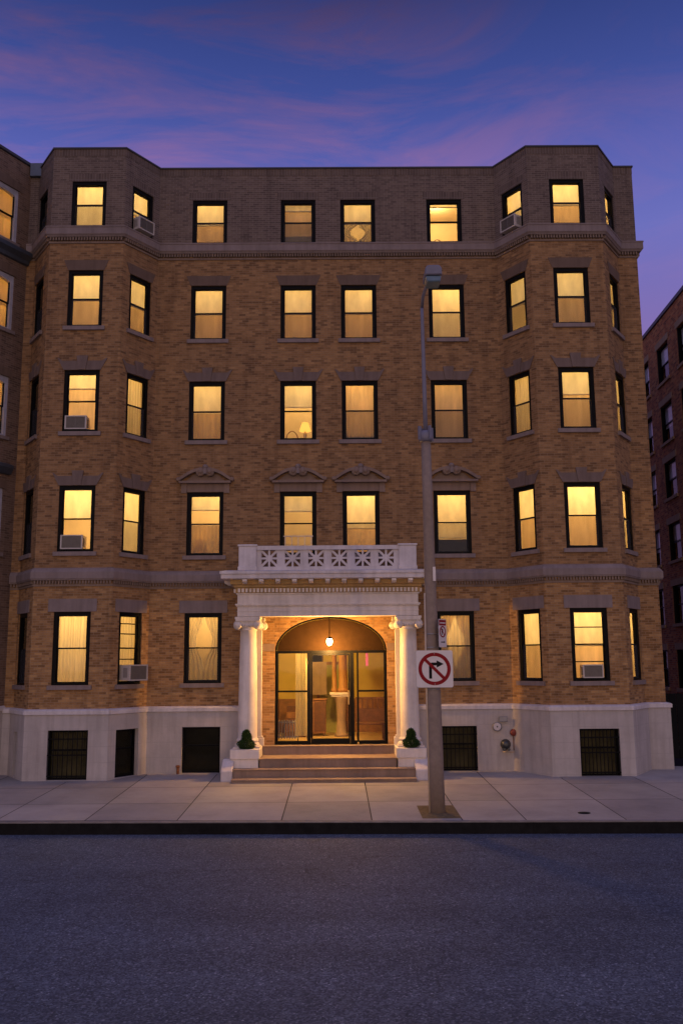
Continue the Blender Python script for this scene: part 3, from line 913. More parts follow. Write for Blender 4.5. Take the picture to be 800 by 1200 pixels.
PW = {('A', 5): 1.0, ('B', 5): .32, ('C', 5): .8, ('D', 5): 1.1, ('A', 4): 1.0, ('B', 4): .95, ('C', 4): 1.0, ('D', 4): 1.5, ('A', 3): .95, ('B', 3): .95, ('C', 3): .8,
      ('D', 3): .42, ('A', 2): 1.2, ('B', 2): .6, ('C', 2): 1.4, ('D', 2): 1.5, ('A', 1): 1.05, ('D', 1): 1.15}
BP = {('L', 5): 1.1, ('L', 4): .95, ('L', 3): 1.05, ('L', 2): 1.5, ('L', 1): 1.0, ('R', 5): 1.2, ('R', 4): .6, ('R', 3): .8, ('R', 2): 1.5, ('R', 1): 1.35}
BASE_P = 78.0
for (c, r), k in PW.items():
    x0, x1 = COLS[c]; xm = (x0 + x1) / 2; z0, z1 = ROWS[r]
    f = MB(); a, b, y0, y1, za, zb = xm - .84, xm + .84, .19, 2.3, z0 - .75, z1 + (.55 if r == 1 else .48)
    if r == 5: zb = min(zb, ZT - .56)
    P = [(a, y0), (a, y1), (b, y1), (b, y0)]
    for i in range(3):
        p, q = P[i], P[i + 1]; f.face([(*p, za), (*q, za), (*q, zb), (*p, zb)])
    f.face([(*p, za) for p in P]); f.face([(*p, zb) for p in P])
    f.build('room', M['room'], B)
    lamp('room_lamp', (xm + rnd.uniform(-.2, .2), rnd.uniform(1.0, 1.25), zb - .2), BASE_P * k, radius=.08)
for (s, r), k in BP.items():
    z0, z1 = ROWS[r]; za, zb = z0 - .6, z1 + .42
    if r == 5: zb = min(zb, ZT - .56)
    xs = (X['lout'], X['lf0'], X['lf1'], X['lin']) if s == 'L' else (X['rin'], X['rf0'], X['rf1'], X['rout'])
    P = [(xs[3] - .02, .05), (xs[3] - .02, 2.6), (xs[0] + .02, 2.6), (xs[0] + .02, .05)]
    f = MB()
    for i in range(3):
        p, q = P[i], P[i + 1]; f.face([(*p, za), (*q, za), (*q, zb), (*p, zb)])
    Q = P + [(xs[1] + .01, -D + .015), (xs[2] - .01, -D + .015)]
    f.face([(*p, za) for p in Q]); f.face([(*p, zb) for p in Q])
    f.build('room', M['room'], B)
    lamp('room_lamp', ((xs[0] + xs[3]) / 2 + rnd.uniform(-.1, .1), rnd.uniform(.2, .35), zb - .32), BASE_P * 1.85 * k)

# basement windows: dark glass behind iron bars
def cellar_window(a, b, hole, bars, off, nm='basement_window'):
    p, d, n, L = seg_frame(a, b)
    u0, u1, z0, z1 = hole; w, h = u1 - u0, z1 - z0; ctr = p + d * (u0 + u1) / 2; rot = math.atan2(d.y, d.x)
    f = MB(); f.box(-w / 2, -w / 2 + .05, .13, .20, 0, h); f.box(w / 2 - .05, w / 2, .13, .20, 0, h)
    f.box(-w / 2 + .05, w / 2 - .05, .13, .20, h - .05, h); f.box(-w / 2 + .05, w / 2 - .05, .13, .20, 0, .05); f.box(-w / 2 + .05, w / 2 - .05, .12, .19, h * .58, h * .58 + .04)
    W = f.build('basement_window', M['black'], B, loc=(ctr.x, ctr.y, z0), rotz=rot)
    g = MB(); g.face([(-w / 2 + .05, .165, .05), (w / 2 - .05, .165, .05), (w / 2 - .05, .165, h - .05), (-w / 2 + .05, .165, h - .05)]); g.build('pane', M['dirtyglass'], W)
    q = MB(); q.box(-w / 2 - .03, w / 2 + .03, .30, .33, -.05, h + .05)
    q.build('dark_room_sheet', M['dimroom'] if bars else M['darkroom'], W)  # flat sheet whose colour stands for the dark cellar room
    if bars:
        q = MB(); nb = bars
        for k in range(nb):
            x = -w / 2 + .03 + (w - .06) * k / (nb - 1); q.box(x - .010, x + .010, .028, .048, .03, h - .02)
        for z in (.10, h * .50, h - .22): q.box(-w / 2 - .03, w / 2 + .03, .02, .056, z - .014, z + .014)
        q.build('window_guard', M['iron'], W)
    return W
cellar_window(offL[2], offL[3], hl[2][0], 9, BO)
cellar_window(offL[3], offL[4], hl[3][0], 0, BO)
cellar_window(offL[4], offL[5], hl[4][0], 0, BO)
cellar_window(offL[1], offL[2], hl[1][0], 0, BO)
cellar_window(offR[0], offR[1], hr[0][0], 9, BO)
cellar_window(offR[2], offR[3], hr[2][0], 11, BO)
# flashing box where the roofs meet
f = MB(); f.box(-9.93, -9.50, -.12, .3, ZT - .26, ZT + .16); f.build('roof_flashing', M['flash'], B, bevel=.01)

# ---------------------------------------------------------------- portico
PO = empty('portico', (0, 0, 0)); PO.parent = B
YF = -.95
PC = (PX0 + PX1) / 2
CX = (-3.262, 1.012)
f = MB()
f.box(PX0, PX1, YF, YF + .46, 4.08, 4.70); f.box(PX0, PX0 + .46, YF + .46, -.004, 4.08, 4.70); f.box(PX1 - .46, PX1, YF + .46, -.004, 4.08, 4.70)
f.box(PX0 + .46, PX1 - .46, YF + .46, -.004, 4.36, 4.70)
for (z0, z1, o) in ((4.215, 4.23, .012), (4.345, 4.375, .03), (4.375, 4.415, .055), (4.665, 4.70, .03)):
    f.box(PX0 - o, PX1 + o, YF - o, YF + .02, z0, z1); f.box(PX0 - o, PX0 + .02, YF + .02, -.004, z0, z1); f.box(PX1 - .02, PX1 + o, YF + .02, -.004, z0, z1)
f.build('entablature', M['white'], PO, loc=(0, 0, .025))
f = MB()
plan = [(PX0, -.004), (PX0, YF), (PX1, YF), (PX1, -.004)]
sweep(f, plan, [(.0, 5.045), (.36, 5.045), (.40, 5.06), (.40, 5.16), (.43, 5.18), (.43, 5.245), (.30, 5.28), (-.3, 5.29)])
f.build('cornice', M['whitep'], PO, loc=(0, 0, .025))
f = MB(); sweep(f, plan, [(-.3, 4.703), (.045, 4.703), (.045, 4.83), (.09, 4.845), (.11, 4.90), (.175, 4.93), (.185, 5.043), (-.3, 5.043)]); f.build('bed_moulding', M['ochre'], PO, loc=(0, 0, .025))
f = MB(); f.box(PX0 + .2, PX1 - .2, YF + .2, -.004, 4.702, 5.292); f.build('deck', M['whitep'], PO, loc=(0, 0, .025))
f = MB(); blocks_along(f, plan, .047, .105, 4.715, 4.815, .10, .06); f.build('dentil_course', M['white'], PO, loc=(0, 0, .025))
for i in range(3):
    a, d, n, L = seg_frame(plan[i], plan[i + 1]); cnt = int(L / .43); ang = math.atan2(d.y, d.x)
    for k in range(cnt):
        c = a + d * (k + .5) * L / cnt
        f = MB(); f.prism([(-.375, 4.99), (-.33, 4.955), (-.19, 4.93), (-.19, 5.04), (-.375, 5.04)], -.06, .06, Matrix.Translation((c.x, c.y, 0)) @ Matrix.Rotation(ang, 4, 'Z') @ Matrix(((0, 1, 0, 0), (1, 0, 0, 0), (0, 0, 1, 0), (0, 0, 0, 1))))
        f.build('modillion', M['white'], PO, loc=(0, 0, .025))

# balustrade with six pierced star panels
f = MB()
BZ0, BZ1, BY = 5.285, 5.945, YF + .02
PIER = .47
for x0 in (PX0 + .02, PX1 - .02 - PIER):
    f = MB(); f.box(x0, x0 + PIER, BY - .03, BY + .40, BZ0, BZ1 - .015)
    f.box(x0 - .025, x0 + PIER + .025, BY - .055, BY + .425, BZ1 - .015, BZ1 + .035)
    f.box(x0 - .02, x0 + PIER + .02, BY - .05, BY + .42, BZ0, BZ0 + .10)
    f.build('balustrade_pier', M['whitep'], PO, loc=(0, 0, .05), bevel=.008)
bx0, bx1 = PX0 + .02 + PIER, PX1 - .02 - PIER
f = MB(); PT, PB = BZ1 - .11, BZ0 + .10
y0, y1 = BY + .06, BY + .16
f.box(bx0 - .02, bx1 + .02, y0 - .05, y1 + .05, PT, BZ1); f.box(bx0, bx1, y0 - .02, y1 + .02, BZ0, PB)
pit_, n6 = .628, 6
st = (bx1 - bx0) / 2 + bx0 - pit_ * 2.5
hs = (PT - PB) / 2
zc = (PT + PB) / 2
last = bx0
for k in range(n6):
    cx = st + k * pit_; a, b = cx - .225, cx + .225
    f.box(last, a, y0, y1, PB, PT); last = b
    f.box(cx - .026, cx + .026, y0 + .004, y1 - .004, PB, PT); f.box(a, b, y0 + .006, y1 - .006, zc - .026, zc + .026)
    for sgn in (-1, 1):
        ang = math.atan2(2 * hs, .45) * sgn
        Ln = math.hypot(.225, hs)
        T = Matrix.Translation((cx, 0, zc)) @ Matrix.Rotation(-ang, 4, 'Y')
        f.box(-Ln, Ln, y0 + .008, y1 - .008, -.03, .03, T)
    f.lathe([(.09, y0 + .002), (.09, y1 - .002)], cx=cx, cz=zc, seg=16, axis='y', smooth=False)
    f.box(a, a + .02, y0 + .01, y1 - .01, PB, PT); f.box(b - .02, b, y0 + .01, y1 - .01, PB, PT)
f.box(last, bx1, y0, y1, PB, PT)
f.build('balustrade', M['whitep'], PO, loc=(0, 0, .05))
for x0, x1 in ((PX0 + .06, PX0 + .36), (PX1 - .36, PX1 - .06)):
    f = MB(); f.box(x0, x1, BY + .43, -.006, BZ0, BZ1 - .02); f.build('balustrade_return', M['whitep'], PO, loc=(0, 0, .05))

# columns and the pilasters behind them
def column_profile():
    pr = [(.315, .72), (.325, .74), (.325, .79), (.30, .815), (.275, .82), (.27, .85), (.29, .865), (.295, .89), (.285, .915), (.262, .925), (.255, .95)]
    for k in range(9):
        t = k / 8; pr.append((.252 - .036 * t ** 1.7, .96 + t * 2.78))
    pr += [(.235, 3.745), (.235, 3.775), (.218, 3.785), (.222, 3.80), (.27, 3.86), (.28, 3.90)]
    return pr
for cx in CX:
    cy = -.615
    f = MB()
    f.box(cx - .34, cx + .34, cy - .34, cy + .34, .70, .735)
    f.lathe(column_profile(), cx, cy, 0, 40)
    f.box(cx - .27, cx + .27, cy - .27, cy + .27, 3.90, 3.99); f.box(cx - .32, cx + .32, cy - .32, cy + .32, 3.99, 4.04); f.box(cx - .335, cx + .335, cy - .325, cy + .335, 4.04, 4.098)
    for sx in (-1, 1):                       # ionic volutes rolled front to back
        for sy in (-1, 1):
            T = Matrix.Translation((cx + sx * .275, cy + sy * .24, 3.885)) @ Matrix.Rotation(R(35 * sx * -sy), 4, 'Z')
            f.lathe([(.02, -.085), (.035, -.08), (.04, -.06), (.075, -.058), (.085, -.05), (.085, -.03), (.115, -.028), (.12, -.02), (.12, .05)] if sy < 0 else [(.12, -.05), (.12, .02), (.085, .03), (.085, .05), (.04, .06), (.02, .085)], 0, 0, 0, 18, 'y', True, T)
    for k in range(7):                       # egg moulding
        x = cx - .165 + k * .055; f.lathe([(.001, -.04), (.018, -.028), (.024, 0), (.018, .028), (.001, .04)], x, cy - .265, 3.875, 8)
    f.build('column', M['white'], PO)
for cx in (-3.155, .905):
    f = MB()
    f.box(cx - .215, cx + .215, -.16, -.004, .95, 3.78); f.box(cx - .25, cx + .25, -.20, -.004, .90, .95); f.box(cx - .285, cx + .285, -.24, -.004, .70, .90)
    f.box(cx - .24, cx + .24, -.19, -.004, 3.78, 3.86); f.box(cx - .27, cx + .27, -.22, -.004, 3.86, 4.0); f.box(cx - .30, cx + .30, -.23, -.004, 4.0, 4.098)
    f.lathe([(.02, -.30), (.05, -.29), (.06, -.27), (.11, -.265), (.115, -.01)], cx - .25, 0, 3.88, 16, 'y'); f.lathe([(.02, -.30), (.05, -.29), (.06, -.27), (.11, -.265), (.115, -.01)], cx + .25, 0, 3.88, 16, 'y')
    f.build('pilaster', M['white'], PO, bevel=.006)
for x0, x1 in ((-3.645, -2.90), (.612, 1.375)):
    f = MB()
    f.box(x0, x1, -1.25, -.005, .46, .70); f.box(x0 + .035, x1 - .03, -1.215, -.005, -.15, .46)
    f.build('plinth', M['white'], PO, bevel=.008)
for x0, x1 in ((-3.84, -3.55), (1.07, 1.41)):   # low cheek blocks with a sloping top
    f = MB(weld=True)
    ya, yb, yc = -1.56, -1.16, -1.0
    pr = [(ya, -.16), (ya, .20), (yb, .46), (yc, .46), (yc, -.16)]
    for i in range(len(pr)):
        p, q = pr[i], pr[(i + 1) % len(pr)]
        f.face([(x0, *p), (x1, *p), (x1, *q), (x0, *q)])
    f.face([(x0, *p) for p in pr]); f.face([(x1, *p) for p in pr])
    f.build('step_cheek', M['whitep'], PO, bevel=.018)
f = MB(); f.box(-2.93, -2.602, -.035, -.003, 3.20, 3.40); f.build('impost', M['stone_p'], PO)
f = MB(); f.box(.472, .69, -.035, -.003, 3.20, 3.40); f.build('impost', M['stone_p'], PO)

# steps
ST = empty('front_steps', (0, -1, 0)); ST.parent = B
def stp(x0, x1, y0, y1, z0, z1):
    f = MB(); f.box(x0, x1, y0, y1, z0, z1 - .03); f.box(x0 - .0, x1 + .0, y0 - .02, y1, z1 - .028, z1)
    o = f.build('step', M['step'], ST, bevel=.006); o.location = (0, 1, 0); return o
stp(-2.897, .609, -.26, .30, .458, .70); stp(-2.897, .609, -1.18, -.262, .228, .466); stp(-3.545, 1.065, -1.50, -1.182, .02, .236); stp(-3.545, 1.065, -1.86, -1.502, -.2, .028)

# ---------------------------------------------------------------- entrance: black metal frame, arched panel, glass doors
EY = .10
x0, x1, zs0, zsp, zc = DOOR
xc, hw, rise = (x0 + x1) / 2, (x1 - x0) / 2, zc - zsp
EN = empty('entrance', (0, 0, 0)); EN.parent = B
f = MB()
f.box(x0, x0 + .085, EY, EY + .09, zs0, zsp); f.box(x1 - .085, x1, EY, EY + .09, zs0, zsp)
f.box(x0 + .085, x1 - .085, EY, EY + .09, zsp - .075, zsp)
f.box(-1.72, -1.62, EY, EY + .09, zs0, zsp - .075); f.box(-.545, -.435, EY, EY + .09, zs0, zsp - .075)
f.box(-.36, -.31, EY + .01, EY + .08, zs0 + .05, zsp - .075)
f.box(x0 + .085, -1.72, EY + .01, EY + .08, zs0, zs0 + .09); f.box(-.31, x1 - .085, EY + .01, EY + .08, zs0, zs0 + .09); f.box(-.435, -.36, EY + .01, EY + .08, zs0, zs0 + .09)
f.box(x0 + .085, -1.72, EY + .01, EY + .08, 2.085, 2.135); f.box(-.31, x1 - .085, EY + .01, EY + .08, 2.085, 2.135)
nseg = 32
for k in range(nseg):
    a0, a1 = math.pi * k / nseg, math.pi * (k + 1) / nseg
    def ar(a, o): return (xc - (hw - o) * math.cos(a), zsp + .004 + max(0, (rise - o)) * math.sin(a))
    f.prism([ar(a0, .05), ar(a1, .05), ar(a1, .0), ar(a0, .0)], EY, EY + .08)
f.build('door_frame', M['black'], EN)
f = MB(); f.prism([(xc + (hw - .06) * math.cos(math.pi * k / 32), zsp + .002 + (rise - .06) * math.sin(math.pi * k / 32)) for k in range(33)], EY + .045, EY + .065); f.build('arched_panel', M['tympan'], EN)
def pane(name, a, b, z0, z1):
    q = MB(); q.face([(a, EY + .045, z0), (b, EY + .045, z0), (b, EY + .045, z1), (a, EY + .045, z1)]); return q.build(name, M['glass'], EN)
pane('side_pane', x0 + .085, -1.72, zs0 + .09, 2.085); pane('side_pane', x0 + .085, -1.72, 2.135, zsp - .075)
pane('side_pane', -.31, x1 - .085, zs0 + .09, 2.085); pane('side_pane', -.31, x1 - .085, 2.135, zsp - .075)
DL = MB(); a, b = -1.615, -.55
DL.box(a, a + .045, EY + .02, EY + .06, zs0 + .01, zsp - .08); DL.box(b - .045, b, EY + .02, EY + .06, zs0 + .01, zsp - .08); DL.box(a + .045, b - .045, EY + .02, EY + .06, zsp - .13, zsp - .08); DL.box(a + .045, b - .045, EY + .02, EY + .06, zs0 + .01, zs0 + .15)
DO = DL.build('door', M['black'], EN)
q = MB(); q.face([(a + .045, EY + .04, zs0 + .15), (b - .045, EY + .04, zs0 + .15), (b - .045, EY + .04, zsp - .13), (a + .045, EY + .04, zsp - .13)]); q.build('glass_panel', M['glass'], EN)
q = MB(); q.box(b - .06, b - .015, EY - .045, EY - .015, 1.75, 2.12); q.box(b - .05, b - .025, EY - .015, EY + .02, 1.79, 1.82); q.box(b - .05, b - .025, EY - .015, EY + .02, 2.05, 2.08); q.build('door_handle', M['brass'], EN, bevel=.006)

# lobby
f = MB(); a, b, y1 = -2.75, .62, 4.2
P = [(a, .19), (a, y1), (b, y1), (b, .19)]
for i in range(3): f.face([(*P[i], .70), (*P[i + 1], .70), (*P[i + 1], 4.3), (*P[i], 4.3)])
f.face([(*p, 4.3) for p in P]); f.build('lobby', M['yellowwall'], EN)
f = MB(); f.face([(*p, .704) for p in P]); f.build('lobby_floor', M['tile'], EN)
lamp('lobby_lamp', (-1.9, 1.6, 4.0), 230, (1.0, .62, .15), .12)
f = MB(); f.box(a + .003, a + .03, .25, y1 - .003, .71, 1.75); f.box(a + .03, b - .03, y1 - .03, y1 - .003, .71, 1.75); f.box(b - .03, b - .003, .25, y1 - .003, .71, 1.75); f.build('wainscot', M['wood2'], EN)
f = MB()
for k in range(4): f.box(a + .004, a + .02, .5 + k * .9, 1.15 + k * .9, 2.0, 3.5)
f.build('wall_panel', M['green'], EN)

def thing_mesh(name, mb, mat, label, cat, group=None, bevel=0, loc=None):
    return tag(mb.build(name, mat, None, bevel=bevel, loc=loc), label, cat, group)
q = MB()
for k in range(20):
    x0_, x1_ = -2.05 + k * .016, -2.05 + (k + 1) * .016
    f0, f1 = .03 * math.sin(k * 1.7), .03 * math.sin((k + 1) * 1.7)
    q.face([(x0_, .42 + f0, .9), (x1_, .42 + f1, .9), (x1_, .42 + f1, 3.15), (x0_, .42 + f0, 3.15)], smooth=True)
q.weld = True; q.build('drape', M['sheer'], EN)
thing_mesh('column', MB().lathe([(.10, 0), (.10, .08), (.07, .11), (.065, 1.3), (.10, 1.36), (.10, 1.42)], 0, 0, 0, 18), M['terracotta'], 'thinner orange pillar left of the thicker one on the lobby console', 'pillar', loc=(-.98, 2.62, 1.998))
f = MB(); f.box(-.40, .40, -.02, 0, -.5, .5)
for k in range(4): f.box(-.36 + k * .19, -.22 + k * .19, -.045, -.021, -.42 + .1 * (k % 2), .30 + .08 * (k % 3))
thing_mesh('wall_relief', f, M['step'], 'stepped grey brown relief panel on the lobby wall above the cabinet', 'relief', loc=(-1.62, 3.4, 2.4))
sb = empty('staircase', (-2.0, 2.4, .704), label='short wooden stair with a rail rising at the left of the lobby', cat='stairs')
for k in range(5):
    f = MB(); f.box(-.45, .1, .26 * k, .26 * (k + 1), 0, .17 * (k + 1)); f.build('tread', M['wood2'] if k % 2 else M['wood'], sb)
f = MB(); f.tube([(.12, 0, .9), (.12, 1.3, 1.75)], .03, 8); f.tube([(.12, 0, 0), (.12, 0, .98)], .04, 8); f.build('rail', M['wood'], sb)
# radiator: upright sections
rd = empty('radiator', (-2.3, 1.1, .704), label='low striped steel radiator behind the left glass panel of the entrance', cat='radiator')
f = MB()
for k in range(9): f.box(-.33 + k * .075, -.33 + k * .075 + .035, -.06, .06, .07, .58)
f.box(-.33, .305, -.03, .03, .10, .14); f.box(-.33, .305, -.03, .03, .50, .54); f.build('radiator_section', M['metalgrey'], rd, bevel=.006)
f = MB()
for k in (0, 8): f.box(-.325 + k * .075, -.325 + k * .075 + .025, -.05, .05, 0, .07)
f.build('foot', M['iron'], rd)
# bench at the right
bn = empty('bench', (.05, 1.5, .704), label='dark wooden bench with high back behind the right glass panel', cat='bench')
f = MB(); f.box(-.42, .42, -.25, .25, .42, .48); f.build('seat', M['wood'], bn, bevel=.01)
f = MB(); f.box(-.42, .42, .20, .25, .48, .86)
for k in range(6): f.box(-.40 + k * .15, -.35 + k * .15, .19, .26, .86, 1.12)
f.box(-.42, .42, .18, .27, 1.12, 1.18); f.build('backrest', M['wood'], bn, bevel=.006)
for sx in (-.39, .34):
    for sy in (-.23, .18):
        f = MB(); f.box(sx, sx + .05, sy, sy + .05, 0, .42); f.build('leg', M['wood'], bn)
# console shelf with a bracket
cn = empty('console_table', (-.78, 2.6, .704), label='pale console shelf on a rounded stone pedestal inside the entrance', cat='console')
f = MB(); f.box(-.34, .34, -.2, .2, 1.22, 1.29); f.box(-.30, .30, -.17, .17, 1.16, 1.22); f.build('top', M['whitep'], cn, bevel=.012)
f = MB(); f.lathe([(.20, 0), (.20, .08), (.15, .12), (.13, .5), (.16, .95), (.20, 1.12), (.20, 1.158)], 0, 0, 0, 20); f.build('pedestal', M['step'], cn)
thing_mesh('column', MB().lathe([(.17, 0), (.17, .1), (.13, .14), (.12, 1.6), (.17, 1.66), (.17, 1.72)], 0, 0, 0, 20), M['terracotta'], 'thicker orange pillar standing on the console inside the entrance', 'pillar', loc=(-.72, 2.62, 1.998))
for (cx, cz, w, h, mt, lb) in ((-1.55, 3.02, .42, .40, 'wood', 'large dark picture frame highest on the lobby back wall'), (-1.86, 2.62, .34, .30, 'wood2', 'brown picture frame at the left of the lobby back wall'),
                               (-1.42, 2.35, .30, .34, 'wood', 'dark picture frame lowest on the lobby back wall')):
    fr = empty('picture_frame', (cx, 4.19, cz), label=lb, cat='picture', group='pictures on the lobby wall')
    f = MB(); f.box(-w / 2, -w / 2 + .04, -.03, 0, -h / 2, h / 2); f.box(w / 2 - .04, w / 2, -.03, 0, -h / 2, h / 2); f.box(-w / 2 + .04, w / 2 - .04, -.03, 0, h / 2 - .04, h / 2); f.box(-w / 2 + .04, w / 2 - .04, -.03, 0, -h / 2, -h / 2 + .04); f.build('frame', M[mt], fr)
    f = MB(); f.box(-w / 2 + .04, w / 2 - .04, -.012, -.002, -h / 2 + .04, h / 2 - .04); f.build('print', M['heavy'] if mt == 'wood' else M['tympan'], fr)
dr = empty('lobby_door', (-1.08, 4.17, .704), label='olive inner door in a wooden surround at the back of the lobby', cat='door')
f = MB(); f.box(-.36, .36, -.03, .0, 0, 2.1); f.build('door_leaf', M['green'], dr)
f = MB(); f.box(-.46, -.365, -.05, 0, 0, 2.2); f.box(.365, .46, -.05, 0, 0, 2.2); f.box(-.365, .365, -.05, 0, 2.105, 2.2); f.build('surround', M['wood2'], dr)
f = MB(); f.lathe([(.0, -.09), (.03, -.08), (.035, -.06), (.015, -.05), (.015, -.03)], .28, 0, 1.0, 12, 'y'); f.build('knob', M['brass'], dr)
ck = empty('cabinet', (-1.62, 3.0, .704), label='dark brown wooden cabinet against the left of the lobby', cat='cabinet')
f = MB(); f.box(-.38, .38, -.22, .22, .08, 1.05); f.box(-.41, .41, -.25, .25, 1.05, 1.10); f.build('carcass', M['wood2'], ck, bevel=.008)
for sx in (-1, 1):
    f = MB(); f.box(sx * .19 - .17, sx * .19 + .17, -.24, -.222, .14, 1.0); f.build('door', M['wood'], ck, bevel=.004)
for sx in (-.34, .30):
    for sy in (-.2, .16):
        f = MB(); f.box(sx, sx + .04, sy, sy + .04, 0, .08); f.build('foot', M['wood'], ck)
f = MB(); f.box(-.035, .035, 0, .004, -.2, .2)
thing_mesh('notice_card', f, M['purple'], 'small magenta notice taped inside the right glass panel of the entrance', 'notice', loc=(-.075, EY + .055, 2.98))

# porch pendant lamp
pl = empty('pendant_lamp', (-1.096, -.46, 3.45), label='glowing bare lantern hanging on a cord under the portico ceiling', cat='lamp')
f = MB(); f.tube([(0, 0, .11), (0, 0, .935)], .010, 8); f.build('cord', M['iron'], pl)
f = MB(); f.lathe([(.03, .12), (.06, .10), (.065, .07), (.06, .065)], 0, 0, 0, 16); f.lathe([(.05, .91), (.05, .934)], 0, 0, 0, 16); f.build('cap', M['iron'], pl)
f = MB(); f.lathe([(.0, -.12), (.04, -.11), (.065, -.07), (.08, -.01), (.07, .04), (.06, .064)], 0, 0, 0, 18); f.build('globe', M['bulb'], pl)
pt_ = lamp('porch_bulb', (-1.096, -.46, 3.27), 480, (1.0, .50, .12), .10)

# ---------------------------------------------------------------- air conditioners
def make_ac(label, mx, big=True):
    w, h, dp = .66, .43, .38
    root = empty('air_conditioner', (0, 0, 0), label=label, cat='air conditioner', group='window air conditioners')
    f = MB()
    f.box(-w / 2, w / 2, -dp + .04, .12, .0, .02); f.box(-w / 2, w / 2, -dp + .04, .12, h - .02, h)
    f.box(-w / 2, -w / 2 + .02, -dp + .04, .12, .02, h - .02); f.box(w / 2 - .02, w / 2, -dp + .04, .12, .02, h - .02)
    f.box(-w / 2, w / 2, .10, .12, .02, h - .02)
    for s in (0,):
        f.box(-w / 2 - .012, -w / 2 + .03, -dp, -dp + .04, -.006, h + .006); f.box(w / 2 - .03, w / 2 + .012, -dp, -dp + .04, -.006, h + .006)
        f.box(-w / 2 + .03, w / 2 - .03, -dp, -dp + .04, h - .03, h + .006); f.box(-w / 2 + .03, w / 2 - .03, -dp, -dp + .04, -.006, .03)
    f.build('casing', M['acwhite'], root)
    f = MB(); f.box(-w / 2 + .03, w / 2 - .03, -dp + .03, -dp + .05, .03, h - .03)
    for k in range(11):
        z = .05 + k * (h - .1) / 10; f.box(-w / 2 + .03, w / 2 - .03, -dp + .012, -dp + .03, z - .007, z + .007)
    f.box(-.01, .01, -dp + .008, -dp + .012, .03, h - .03)
    f.build('grille', M['acgrille'], root)
    f = MB()
    for k in range(7):
        f.box(w / 2 + .001, w / 2 + .004, -dp + .10 + k * .025, -dp + .112 + k * .025, .08, h - .08)
    f.build('side_louvre', M['acgrille'], root)
    f = MB()
    for k in range(7): f.box(-w / 2 - .004, -w / 2 - .001, -dp + .10 + k * .025, -dp + .112 + k * .025, .08, h - .08)
    f.build('side_louvre', M['acgrille'], root)
    return root
ac0 = None
ACS = [(('LI', 5), -.02, .06, 'white air conditioner in the left bay top floor side window', .86, .12),
       (('RI', 5), .0, .06, 'white air conditioner tilted out of the right bay top floor side window', .86, .12),
       (('BL', 3), -.12, .075, 'air conditioner with warm lit grille in the left bay third floor front window', .86, .30),
       (('BL', 2), -.10, .075, 'pale air conditioner glowing in the left bay second floor front window', .86, .30),
       (('LI', 1), .06, .10, 'air conditioner under horizontal bars in the left bay ground floor side window', .95, .06),
       (('BR', 1), .03, .085, 'air conditioner under the barred ground floor front window of the right bay', .78, .22)]
for key, dx, dz, lb, sc, push in ACS:
    (c, r) = key
    t = [q for q in WIN if q[0] == c and q[1] == r][0]
    a, d, n, L = seg_frame(OUT[t[2]], OUT[t[2] + 1]); ctr = a + d * ((t[3] + t[4]) / 2 + dx) - n * push
    if ac0 is None: ac0 = make_ac(lb, 0); ob = ac0
    else: ob = copy_tree(ac0); ob['label'] = lb
    ob.location = (ctr.x, ctr.y, ROWS[r][0] + dz); ob.rotation_euler.z = math.atan2(d.y, d.x); ob.scale = (sc, sc, sc)

# things glimpsed inside lit rooms
def table_lamp(loc, label, s=1.0):
    o = empty('table_lamp', loc, label=label, cat='lamp', group='lamps in the windows')
    f = MB(); f.lathe([(.09, 0), (.09, .02), (.03, .05), (.06, .14), (.05, .22), (.015, .26), (.015, .30)], 0, 0, 0, 16); f.build('base', M['brass'], o)
    f = MB(); f.lathe([(.17, .28), (.165, .30), (.10, .52), (.095, .53)], 0, 0, 0, 20); f.build('lamp_shade', M['roomlamp'], o)
    o.scale = (s, s, s); return o
def winpos(c, r, dx, dy, dz):
    t = [q for q in WIN if q[0] == c and q[1] == r][0]
    a, d, n, L = seg_frame(OUT[t[2]], OUT[t[2] + 1]); p = a + d * ((t[3] + t[4]) / 2 + dx) - n * dy
    return (p.x, p.y, ROWS[r][0] + dz)
table_lamp(winpos('B', 3, .18, .55, .12), 'glowing table lamp in the third floor window right of a round chair back')
table_lamp(winpos('RI', 4, .05, .55, .10), 'glowing table lamp in the right bay fourth floor side window')
table_lamp(winpos('A', 2, -.12, .45, .15), 'orange glowing lamp behind the curtain of the left pedimented window', 1.1)
def bent_chair(loc, label):
    o = empty('chair', loc, label=label, cat='chair')
    f = MB(); f.lathe([(.22, .44), (.23, .46), (.22, .48)], 0, 0, 0, 20); f.build('seat', M['wood2'], o)
    pts = [(.20 * math.cos(t), .18, .5 + .42 * math.sin(t)) for t in [math.pi * k / 12 for k in range(13)]]
    f = MB(); f.tube([(.20, .18, .3)] + pts + [(-.20, .18, .3)], .016, 8); f.build('backrest', M['wood2'], o)
    for sx in (-1, 1):
        for sy in (-1, 1):
            f = MB(); f.tube([(sx * .15, sy * .15, .44), (sx * .2, sy * .2, 0)], .016, 8); f.build('leg', M['wood2'], o)
    return o
bent_chair(winpos('B', 3, -.22, .75, -.42), 'round backed chair inside the third floor window with the lamp')
bent_chair(winpos('D', 5, -.1, .8, -.35), 'curved chair back inside the bright top floor window near the right bay')

